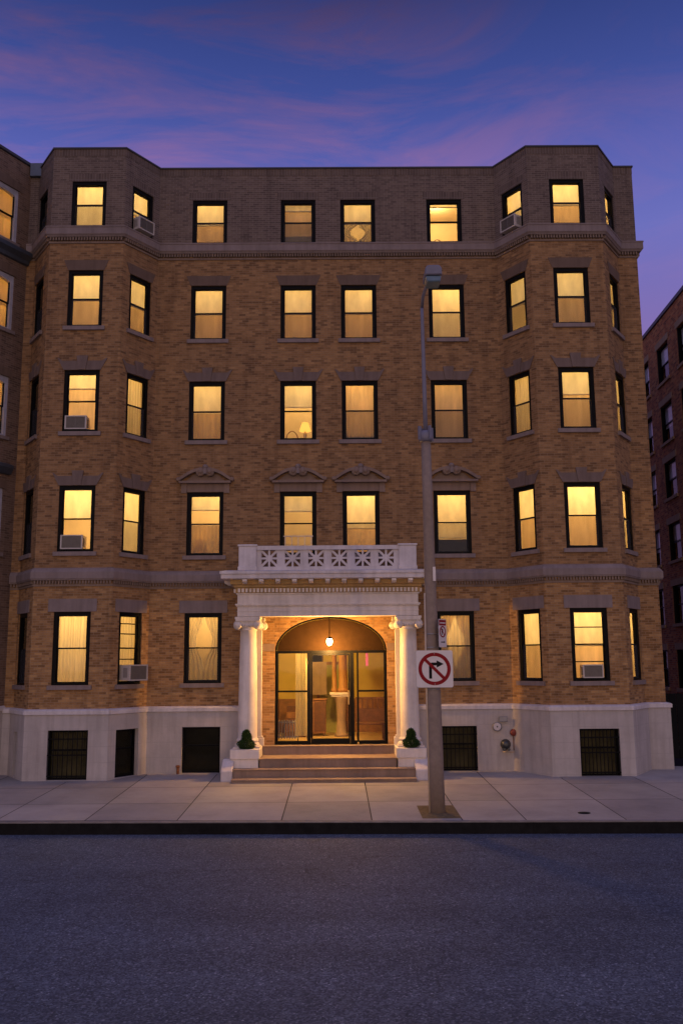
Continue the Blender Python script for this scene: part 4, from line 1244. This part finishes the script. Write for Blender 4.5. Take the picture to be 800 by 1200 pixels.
# ---------------------------------------------------------------- fixtures on the base wall
YW = -BO
fx = empty('gauge', (3.394, YW, 1.145), label='round white faced gauge on the pale base wall below the right windows', cat='gauge')
f = MB(); f.lathe([(.115, 0), (.125, -.02), (.125, -.07), (.112, -.085), (.10, -.085)], 0, 0, 0, 24, 'y'); f.build('case', M['metalgrey'], fx)
f = MB(); f.lathe([(.097, -.078), (.097, -.09)], 0, 0, 0, 24, 'y', False); f.build('dial', M['gaugeface'], fx)
f = MB(); f.lathe([(.022, -.091), (.018, -.10)], 0, 0, 0, 12, 'y'); f.build('hub', M['darkmetal'], fx)
f = MB(); f.box(-.105, .105, -.075, 0, -.065, .065); f.box(-.115, .115, -.09, -.075, -.075, .075)
thing_mesh('junction_box', f, M['metalgrey'], 'small grey metal box on the base wall above the round gauge', 'box', bevel=.008, loc=(3.565, YW, 1.345))
fx = empty('alarm_bell', (3.83, YW, .985), label='faded red alarm bell on the base wall right of the gauge', cat='bell')
f = MB(); f.lathe([(.03, 0), (.03, -.03), (.095, -.035), (.095, -.05), (.075, -.085), (.035, -.105), (.012, -.11)], 0, 0, 0, 22, 'y'); f.build('gong', M['redpaint'], fx)
f = MB(); f.tube([(0, -.02, -.10), (0, -.02, -.47)], .011, 8); f.build('pipe', M['rust'], fx)
fx = empty('standpipe_cap', (3.608, YW, .675), label='dark domed standpipe cap low on the base wall above a short pipe', cat='standpipe')
f = MB(); f.lathe([(.135, 0), (.14, -.02), (.14, -.04), (.125, -.06), (.11, -.12), (.075, -.16), (.03, -.175)], 0, 0, 0, 26, 'y'); f.build('dome', M['darkmetal'], fx)
for s in (-1, 1):
    f = MB(); f.lathe([(.035, -.02), (.035, -.15), (.04, -.155), (.04, -.17)], s * .06, 0, -.12, 12, 'y'); f.build('outlet', M['darkmetal'], fx)
f = MB(); f.tube([(-.09, -.03, -.195), (.23, -.03, -.195)], .013, 8); f.build('pipe', M['conduit'], fx)
fx = empty('pipe_stub', (-5.16, YW, .0), label='short rusty pipe stub at the foot of the base wall left of the steps', cat='pipe')
f = MB(); f.tube([(0, -.06, -.05), (0, -.06, .16)], .035, 12); f.build('pipe', M['rust'], fx)
f = MB(); f.lathe([(.05, .15), (.055, .16), (.055, .20), (.03, .21)], 0, -.06, 0, 12); f.build('cap', M['rust'], fx)

# ---------------------------------------------------------------- potted evergreens
def shrub(loc, label):
    o = empty('potted_shrub', loc, label=label, cat='shrub', group='clipped evergreens on the portico plinths')
    f = MB(); rr = random.Random(5)
    def prof(z):
        lo = .25 * math.sqrt(max(0, 1 - ((z - .14) / .17) ** 2))
        hi = .135 * math.sqrt(max(0, 1 - ((z - .34) / .26) ** 2)) if z > .2 else 0
        return max(lo, hi)
    for k in range(5200):
        z = rr.uniform(.0, .62); r = prof(z)
        if r <= 0 or rr.random() > r / .22 + .2: continue
        a = rr.uniform(0, 2 * math.pi); q = r * math.sqrt(rr.uniform(.3, 1)) * rr.uniform(.86, 1.12) * (1 + .10 * math.sin(3 * a + z * 20))
        p = Vector((q * math.cos(a), q * math.sin(a), z + rr.uniform(-.01, .01)))
        u = Vector((math.cos(a) * .6 + rr.uniform(-1, 1), math.sin(a) * .6 + rr.uniform(-1, 1), rr.uniform(-.5, 1))).normalized(); v = u.cross(Vector((rr.uniform(-1, 1), rr.uniform(-1, 1), rr.uniform(-1, 1)))).normalized()
        L, wd = rr.uniform(.03, .055), rr.uniform(.010, .018)
        f.face([p - v * wd, p + u * L * .5 - v * wd * .4, p + u * L, p + v * wd])
    f.build('crown', M['leafdark'], o, fix=False)
    f = MB(); f.tube([(0, 0, -.01), (.004, 0, .2), (0, .004, .44)], [.018, .014, .006], 8); f.build('trunk', M['bark'], o)
    f = MB(); f.lathe([(.12, -.004), (.15, .05), (.155, .06), (.14, .062), (.12, .045)], 0, 0, .004, 20); f.build('pot', M['darkroom'], o)
    o.scale = (.88, .88, .80)
    return o
s1 = shrub((-3.25, -1.045, .70), 'clipped cone evergreen on the plinth left of the steps')
s2 = copy_tree(s1); s2.location = (1.0, -1.045, .70); s2.rotation_euler.z = 2.1; s2['label'] = 'clipped cone evergreen on the plinth beside the lamp post'

# ---------------------------------------------------------------- street lamp and its signs
LX, LY = 1.125, -5.83
LZ = gz(LY)
sl = empty('street_lamp', (LX, LY, LZ), label='tall tapered street lamp post with unlit head on the sidewalk', cat='street lamp')
sl.rotation_euler = (0, R(-.35), 0)
f = MB(); f.lathe([(.170, -.05), (.165, 1.2), (.15, 2.6), (.125, 4.6), (.112, 6.2), (.105, 7.8)], 0, 0, 0, 12, smooth=True); f.build('pole', M['concpole'], sl)
f = MB(); f.lathe([(.05, 7.95), (.046, 9.0), (.038, 10.6), (.034, 10.9)], 0, 0, 0, 14)
f.tube([(0, 0, 10.9), (.02, -.10, 11.12), (.08, -.35, 11.26), (.16, -.62, 11.30)], [.04, .038, .036, .034], 10); f.build('mast_arm', M['bluemetal'], sl)
f = MB(); f.lathe([(.105, 7.80), (.15, 7.82), (.15, 7.98), (.12, 8.04), (.06, 8.06)], 0, 0, 0, 16)
for a in range(4):
    T = Matrix.Rotation(a * math.pi / 2 + .5, 4, 'Z'); f.box(.12, .19, -.02, .02, 7.84, 8.14, T)
f.build('collar', M['bluemetal'], sl)
f = MB(); f.prism([(-.18, 11.20), (.18, 11.20), (.175, 11.36), (.12, 11.42), (-.12, 11.42), (-.175, 11.36)], -1.10, -.55); f.build('luminaire', M['bluemetal'], sl, loc=(.16, 0, 0), bevel=.02)
f = MB(); f.prism([(-.14, 11.06), (.14, 11.06), (.17, 11.195), (-.17, 11.195)], -1.06, -.66); f.build('lens', M['blueglass'], sl, loc=(.16, 0, 0), bevel=.02)
f = MB(); f.tube([(-.155, -.075, .0), (-.15, -.07, 2.2), (-.128, -.06, 4.5)], .020, 8); f.build('conduit', M['conduit'], sl)
f = MB(); f.box(.05, .11, -.13, -.12, 4.75, 5.05); f.build('tag_plate', M['signwhite'], sl)
f = MB()
for z in (2.48, 2.98, 3.34, 3.62): f.lathe([(.158 - .012 * (z - 2), z), (.158 - .012 * (z - 2), z + .03)], 0, 0, 0, 20)
f.build('sign_band', M['signback'], sl)

def ring(mb, r0, r1, y0, y1, cx=0, cz=0, seg=48):
    for k in range(seg):
        a0, a1 = 2 * math.pi * k / seg, 2 * math.pi * (k + 1) / seg
        c = lambda r, a: (cx + r * math.cos(a), cz + r * math.sin(a))
        mb.prism([c(r0, a0), c(r1, a0), c(r1, a1), c(r0, a1)], y0, y1)
ts = empty('traffic_sign', (1.125, LY - .20, 2.74 ), rz=R(-3), label='square white no right turn sign with red ring on the lamp post', cat='sign')
H = .378
def rounded(hx, hz, r, n=5):
    pts = []
    for cx, cz, a0 in ((hx - r, hz - r, 0), (-hx + r, hz - r, 90), (-hx + r, -hz + r, 180), (hx - r, -hz + r, 270)):
        for k in range(n + 1):
            a = R(a0 + 90 * k / n); pts.append((cx + r * math.cos(a), cz + r * math.sin(a)))
    return pts
f = MB(); f.prism(rounded(H, H, .035), 0, .004); f.build('panel', M['signwhite'], ts)
f = MB(); f.prism(rounded(H + .004, H + .004, .037), .0042, .009); f.build('backing_plate', M['signback'], ts)
f = MB(); ring(f, .262, .335, -.0035, -.0005, 0, 0)
T = Matrix.Rotation(R(45), 4, 'Y'); f.box(-.27, .27, -.0033, -.0007, -.032, .032, T); f.build('prohibition_ring', M['signred'], ts)
f = MB()
f.box(-.115, -.055, -.0022, -.0004, -.20, .065)                                        # stem
f.prism([(-.115, .0652), (-.055, .0652), (-.035, .07), (.045, .07), (.045, .13), (-.06, .13), (-.10, .115)], -.0022, -.0004)
f.prism([(.0452, .025), (.19, .10), (.0452, .175)], -.0022, -.0004)
f.build('arrow', M['signblack'], ts)
f = MB(); f.box(-.05, .05, .0095, .05, .20, .24); f.box(-.05, .05, .0095, .05, -.24, -.20); f.build('bracket', M['signback'], ts)
for z in (.31, -.31):
    f = MB(); f.lathe([(.012, 0), (.012, -.004), (.006, -.007)], 0, 0, 0, 10, 'y'); f.build('bolt', M['signback'], ts, loc=(0, -.0005, z))

ps = empty('parking_sign', (1.165, LY - .06, 3.475), rz=R(52), label='narrow white no parking sign with red band above the turn sign', cat='sign')
hx, hz = .15, .29
OFF = -.19
f = MB(); f.prism(rounded(hx, hz, .02), OFF, OFF + .004); f.build('panel', M['signwhite'], ps)
f = MB(); f.prism(rounded(hx + .003, hz + .003, .022), OFF + .0042, OFF + .008); f.build('backing_plate', M['signback'], ps)
f = MB(); f.box(-hx + .012, hx - .012, OFF - .0022, OFF - .0004, .16, .275); ring(f, .092, .12, OFF - .0035, OFF - .0005, 0, .03, 32)
T = Matrix.Translation((0, 0, .03)) @ Matrix.Rotation(R(45), 4, 'Y'); f.box(-.095, .095, OFF - .0033, OFF - .0007, -.012, .012, T); f.build('red_marking', M['signred'], ps)
f = MB(); f.box(-.045, -.018, OFF - .0022, OFF - .0004, -.035, .095)
for k in range(10):
    a0, a1 = R(-90 + 18 * k), R(-90 + 18 * (k + 1)); c = lambda r, a: (-.0178 + r * .95 * math.cos(a), .055 + r * math.sin(a))
    f.prism([c(.018, a0), c(.042, a0), c(.042, a1), c(.018, a1)], OFF - .0022, OFF - .0004)
f.build('letter', M['signblack'], ps)
f = MB(); f.box(-.07, .05, OFF - .0022, OFF - .0004, -.195, -.175); f.prism([(.0502, -.21), (.09, -.185), (.0502, -.16)], OFF - .0022, OFF - .0004)
f.build('arrow', M['signblack'], ps)
f = MB(); f.box(-.11, .11, OFF - .0034, OFF - .0024, .20, .225); f.build('lettering_strip', M['signwhite'], ps)
f = MB(); f.box(-.03, .03, OFF + .0085, -.09, .10, .14); f.box(-.03, .03, OFF + .0085, -.09, -.16, -.12); f.build('bracket', M['signback'], ps)

# ---------------------------------------------------------------- neighbour on the left
NB = empty('row_house', (-12, 1, 0), label='dark brown brick neighbouring house at the left with white framed arched windows', cat='building')
NB_INV = Vector((12, -1, 0))
na = Vector((-9.92, 0)); nu = Vector((-.4667, -.8844)); L2 = 2.0
nb_ = na + nu * L2
NO = [(nb_.x - 3.0, nb_.y), (nb_.x, nb_.y), (na.x, na.y)]
def nbuild(mb, name, mat, par=NB, **k):
    o = mb.build(name, mat, par, **k)
    if par is NB and 'loc' not in k: o.location = NB_INV
    return o
NR = {5: (14.95, 16.60), 4: (12.3, 13.95), 3: (9.2, 10.93), 2: (5.93, 7.72), 1: (2.42, 4.36)}
nh = [(L2 - 1.38, L2 - .42, z0, z1) for z0, z1 in NR.values()]
mb = MB(weld=True)
panel(mb, NO[0], NO[1], 1.70, 17.62); panel(mb, NO[1], NO[2], 1.70, 17.62, nh, u_off=.4)
panel(mb, (NO[0][0], 14), NO[0], 1.7, 17.62); panel(mb, (NO[2][0], 14), (NO[0][0], 14), 1.7, 17.62)
nbuild(mb, 'wall', M['brick_row'], fix=False)
mb = MB(weld=True); OB = offset_line(NO, .06); panel(mb, OB[0], OB[1], -.3, 1.70); panel(mb, OB[1], (OB[2][0] - .03, OB[2][1]), -.3, 1.70); nbuild(mb, 'base_wall', M['base'], fix=False)
mb = MB(); sweep(mb, NO, [(.0, 1.66), (.09, 1.67), (.09, 1.74), (.0, 1.80)]); nbuild(mb, 'water_table', M['whitep'])
mb = MB(); sweep(mb, NO, [(-.3, 17.55), (-.3, 17.68), (.05, 17.66), (.05, 17.58), (.003, 17.55)]); nbuild(mb, 'coping', M['coping'])
mb = MB(); mb.face([(*NO[0], 17.4), (*NO[1], 17.4), (*NO[2], 17.4), (NO[2][0], 14, 17.4), (NO[0][0], 14, 17.4)]); nbuild(mb, 'roof', M['roof'])
mb = MB(); sweep(mb, NO, [(.003, 14.42), (.08, 14.44), (.10, 14.55), (.22, 14.66), (.22, 14.78), (.003, 14.84)]); nbuild(mb, 'belt_course', M['flash'])
mb = MB(); sweep(mb, [NO[0], NO[1], (na.x + nu.x * .25, na.y + nu.y * .25)], [(.003, 8.12), (.08, 8.14), (.18, 8.30), (.18, 8.38), (.003, 8.45)]); nbuild(mb, 'cornice', M['flash'])
rotn = math.atan2(-nu.y, -nu.x)
M['whiteframe'] = simple('white_window_paint', (.42, .42, .50), rough=.5)
for r, (z0, z1) in NR.items():
    w, h = .96, z1 - z0
    c2 = na + nu * .90
    # local (parent at -12,1,0)
    W = frame_mesh(w, h).build('window', M['whiteframe'], NB, loc=(c2.x + 12, c2.y - 1, z0), rotz=rotn)
    q = MB()
    for k in range(10):                      # segmental white head
        t0, t1 = -1 + 2 * k / 10, -1 + 2 * (k + 1) / 10
        q.prism([(t0 * w / 2, h - .14 - .10 * t0 * t0), (t1 * w / 2, h - .14 - .10 * t1 * t1), (t1 * w / 2, h - .002), (t0 * w / 2, h - .002)], .045, .16)
    q.build('arched_head', M['whiteframe'], W)
    sash_mesh(w, h * .5 - .02, h - .08, .08, .11).build('upper_sash', M['black'], W); sash_mesh(w, .05, h * .5 + .02, .115, .145).build('lower_sash', M['black'], W)
    g = MB(); g.face([(-w / 2 + .08, .1, .05), (w / 2 - .08, .1, .05), (w / 2 - .08, .1, h - .1), (-w / 2 + .08, .1, h - .1)]); g.build('pane', M['glass'], W)
    if r in (5, 4, 3):
        sheet(w, h * .45, h - .05, .2).build('roller_shade', M['shade'], W); sheet(w, .02, h - .05, .24, folds=5, amp=.02, nx=40).build('curtain', M['curtain'], W)
    else:
        sheet(w, .02, h - .05, .24, folds=5, amp=.02, nx=40).build('curtain', M['heavy'], W)
    s = MB(); s.box(-w / 2 - .06, w / 2 + .06, -.06, .05, -.10, -.003); s.build('sill', M['stone'], W)
    s = MB(); s.prism([(-w / 2 - .1, -.05), (-w / 2, .0), (w / 2, .0), (w / 2 + .1, -.05), (w / 2 + .1, .2), (0, .30), (-w / 2 - .1, .2)], -.02, .05); s.build('lintel', M['stone_b'], W, loc=(0, 0, h + .004))
    if r in (5, 4, 3):
        nn = Vector((-nu.y, nu.x)) * -1
        f = MB(); f.box(-.8, .8, .19, 1.6, -.3, h + .3)
        bmf = [x for x in f.bm.faces if abs(x.calc_center_median().y - .19) < .01]
        bmesh.ops.delete(f.bm, geom=bmf, context='FACES'); f.build('room', M['room'], W)
        inn = Vector((nu.y, -nu.x)); inn = inn if inn.x < 0 and inn.y > 0 else -inn
        p = c2 + inn * .95
        lamp('room_lamp', (p.x, p.y, z1 - .1), 45)

# ---------------------------------------------------------------- red brick building across the alley
ra = Vector((12.509, 7.777)); ru = Vector((.051, .9987))
RX = empty('brick_tenement', (14, 8, 0), label='dark red brick building across the alley at the right with unlit windows', cat='building')
RI_ = Vector((-14, -8, 0))
R0 = ra - ru * 7; R1 = ra + ru * 9.0
# the wall faces -X: run it from far to near so that its outward side looks at the alley
RO_ = [(R1.x, R1.y), (R0.x, R0.y)]
LW = (R1 - R0).length
rcols = [(-5.2, -3.7), (-2.45, -.95), (.0 - .35, 1.12), (2.30, 3.78), (4.98, 6.2), (7.2, 8.4)]
rrows = [(14.23, 15.77), (11.7, 13.27), (9.38, 10.88), (6.82, 8.32), (4.3, 5.81), (1.75, 3.27)]
holes = [(LW - (c1 + 7), LW - (c0 + 7), z0, z1) for c0, c1 in rcols for z0, z1 in rrows]
mb = MB(weld=True); panel(mb, RO_[0], RO_[1], -.4, 17.0, holes, depth=.30)
panel(mb, RO_[1], (R0.x + 12, R0.y), -.4, 17.0); panel(mb, (R0.x + 12, R0.y), (R0.x + 12, R1.y), -.4, 17.0); panel(mb, (R1.x + 12, R1.y), RO_[0], -.4, 17.0)
o = mb.build('wall', M['brick_red'], RX, fix=False); o.location = RI_
mb = MB(); sweep(mb, RO_ + [(R0.x + 12, R0.y)], [(-.3, 16.9), (-.3, 17.06), (.06, 17.05), (.06, 16.9), (.003, 16.88)]); o = mb.build('coping', M['coping'], RX); o.location = RI_
mb = MB(); mb.face([(R0.x, R0.y, 16.8), (R0.x + 12, R0.y, 16.8), (R0.x + 12, R1.y, 16.8), (R1.x, R1.y, 16.8)]); o = mb.build('roof', M['roof'], RX); o.location = RI_
a, d, n, L = seg_frame(*RO_)
rot = math.atan2(d.y, d.x)
M['tanstone'] = stone_mat('tan_lintel_stone', (.42, .28, .16))
for (u0, u1, z0, z1) in holes:
    w, h = u1 - u0, z1 - z0; c2 = a + d * (u0 + u1) / 2
    f = MB(); f.box(-w / 2, -w / 2 + .06, .015, .22, 0, h); f.box(w / 2 - .06, w / 2, .015, .22, 0, h); f.box(-w / 2 + .06, w / 2 - .06, .12, .22, h - .06, h); f.box(-w / 2 + .06, w / 2 - .06, .12, .22, 0, .05); f.box(-w / 2 + .06, w / 2 - .06, .12, .18, h * .5 - .02, h * .5 + .025)
    W = f.build('window', M['black'], RX, loc=(c2.x - 14, c2.y - 8, z0), rotz=rot)
    g = MB(); g.face([(-w / 2 + .06, .16, .05), (w / 2 - .06, .16, .05), (w / 2 - .06, .16, h - .06), (-w / 2 + .06, .16, h - .06)]); g.build('pane', M['glass'], W)
    k = rnd.choice((.5, .5, .45, .6)) if z0 > 6 else rnd.choice((0, .3, 0))
    if k: sheet(w, h - k * h, h - .04, .175).build('roller_shade', M['greywhite'], W)
    f = MB(); f.box(-w / 2, w / 2, .40, .42, 0, h); f.build('dark_room_sheet', M['darkroom'], W)  # near-black sheet standing for the unlit room behind the pane
    f = MB(); f.box(-w / 2 - .08, w / 2 + .08, -.06, .05, -.12, -.003); f.build('sill', M['tanstone'], W)
    f = MB(); f.box(-w / 2 - .12, w / 2 + .12, -.02, .05, .003, .26); f.build('lintel', M['tanstone'], W, loc=(0, 0, h))

# iron gate closing the alley
gt = empty('alley_gate', (8.2, 2.0, 0), label='tall dark board gate closing the alley right of the building', cat='gate')
f = MB()
for k in range(20): f.box(.02 + k * .21, .215 + k * .21, .0, .03, .05, 1.9)
f.build('board_panel', M['iron'], gt)
f = MB(); f.box(0, 4.2, .032, .07, .3, .4); f.box(0, 4.2, .032, .07, 1.5, 1.6); f.build('rail', M['metalgrey'], gt)

# ---------------------------------------------------------------- light: dusk sky, afterglow, assumed unseen near-kerb street lamps
world = bpy.data.worlds.new('World'); scene.world = world; world.use_nodes = True
nt = world.node_tree; nt.nodes.clear()
out = nt.nodes.new('ShaderNodeOutputWorld')
sky = nt.nodes.new('ShaderNodeTexSky'); sky.sky_type = 'NISHITA'; sky.sun_disc = False
SUN_EL, SUN_AZ = R(4), R(200)               # afterglow low in the west, behind the camera
sky.sun_elevation = R(-2.0); sky.sun_rotation = SUN_AZ
tc = N(nt, 'ShaderNodeTexCoord')
sep = N(nt, 'ShaderNodeSeparateXYZ'); nt.links.new(tc.outputs['Generated'], sep.inputs[0])
grad = ramp(nt, [(0, (.20, .13, .26)), (.25, (.23, .15, .37)), (.34, (.21, .15, .43)), (.43, (.145, .155, .50)), (.50, (.090, .112, .42)), (.56, (.045, .072, .30)), (.63, (.024, .042, .19)), (.75, (.05, .075, .28)), (1, (.17, .20, .52))])
nt.links.new(sep.outputs['Z'], grad.inputs['Fac'])
# drifting bands of cloud
mp = N(nt, 'ShaderNodeMapping'); mp.inputs['Scale'].default_value = (1.7, 2.4, 8.0); mp.inputs['Rotation'].default_value = (0, R(9), 0); mp.inputs['Location'].default_value = (7.1, 2.2, 6.3)
nt.links.new(tc.outputs['Generated'], mp.inputs['Vector'])
cn1 = N(nt, 'ShaderNodeTexNoise', Scale=1.9, Detail=10, Roughness=.64, Distortion=1.0); nt.links.new(mp.outputs[0], cn1.inputs['Vector'])
cr = ramp(nt, [(.44, (0, 0, 0)), (.56, (.5, .5, .5)), (.66, (1, 1, 1))]); nt.links.new(cn1.outputs['Fac'], cr.inputs['Fac'])
cloudc = ramp(nt, [(0, (.24, .14, .30)), (.42, (.31, .18, .44)), (.50, (.26, .14, .36)), (.57, (.14, .082, .235)), (.64, (.036, .028, .10)), (1, (.06, .05, .13))]); nt.links.new(sep.outputs['Z'], cloudc.inputs['Fac'])
skyc = mixc(nt, grad.outputs['Color'], cloudc.outputs['Color'], .5)
mfac = N(nt, 'ShaderNodeMath', operation='MULTIPLY'); nt.links.new(cr.outputs['Color'], mfac.inputs[0])
thin = N(nt, 'ShaderNodeMapRange'); thin.inputs['From Min'].default_value = .02; thin.inputs['From Max'].default_value = .33   # cloud thins out to the north-east
thin.inputs['To Min'].default_value = .85; thin.inputs['To Max'].default_value = .30
nt.links.new(sep.outputs['X'], thin.inputs['Value']); nt.links.new(thin.outputs[0], mfac.inputs[1])
skyc = mixc(nt, grad.outputs['Color'], cloudc.outputs['Color'], mfac.outputs[0])
# western half keeps the afterglow
west = ramp(nt, [(.40, (1, 1, 1)), (.82, (0, 0, 0))])
mr = N(nt, 'ShaderNodeMapRange'); mr.inputs['From Min'].default_value = -1; mr.inputs['From Max'].default_value = 1
nt.links.new(sep.outputs['Y'], mr.inputs['Value']); nt.links.new(mr.outputs[0], west.inputs['Fac'])
wz = ramp(nt, [(0, (.50, .35, .36)), (.25, (.42, .31, .38)), (.6, (.25, .25, .46)), (1, (.17, .20, .52))]); nt.links.new(sep.outputs['Z'], wz.inputs['Fac'])
skyc = mixc(nt, skyc, wz.outputs['Color'], west.outputs['Color'])
bg = N(nt, 'ShaderNodeBackground', Strength=1.0); nt.links.new(skyc, bg.inputs[0])
bg2 = N(nt, 'ShaderNodeBackground', Strength=.05); nt.links.new(sky.outputs[0], bg2.inputs[0])
ad = N(nt, 'ShaderNodeAddShader'); nt.links.new(bg.outputs[0], ad.inputs[0]); nt.links.new(bg2.outputs[0], ad.inputs[1])
nt.links.new(ad.outputs[0], out.inputs[0])

sd = bpy.data.lights.new('afterglow', 'SUN'); sd.energy = .16; sd.angle = R(40); sd.color = (1.0, .74, .52)
so = bpy.data.objects.new('afterglow', sd); COL.objects.link(so)
so.rotation_euler = Vector((-math.sin(SUN_AZ) * 0 + .12, 1.0, -math.tan(R(7)))).to_track_quat('-Z', 'Y').to_euler()

for lx, pw in ((-6.6, 1550), (8.0, 1550)):     # assumed unseen street lamps behind the viewer, added for the facade's warm gradient
    o = lamp('assumed_street_lamp', (lx, -29.0, 4.8), pw, (1.0, .64, .33), .35)

# ---------------------------------------------------------------- render settings
vs = scene.view_settings
scene.display_settings.display_device = 'sRGB'
vs.view_transform = 'Standard'; vs.look = 'None'; vs.exposure = 0; vs.gamma = 1; vs.use_curve_mapping = False
cy = scene.cycles
scene.render.engine = 'CYCLES'
cy.use_denoising = True
try: cy.denoiser = 'OPENIMAGEDENOISE'
except Exception: pass
cy.max_bounces = 6; cy.diffuse_bounces = 3; cy.glossy_bounces = 3; cy.transmission_bounces = 4; cy.transparent_max_bounces = 12
cy.caustics_reflective = False; cy.caustics_refractive = False
cy.sample_clamp_indirect = 3.0
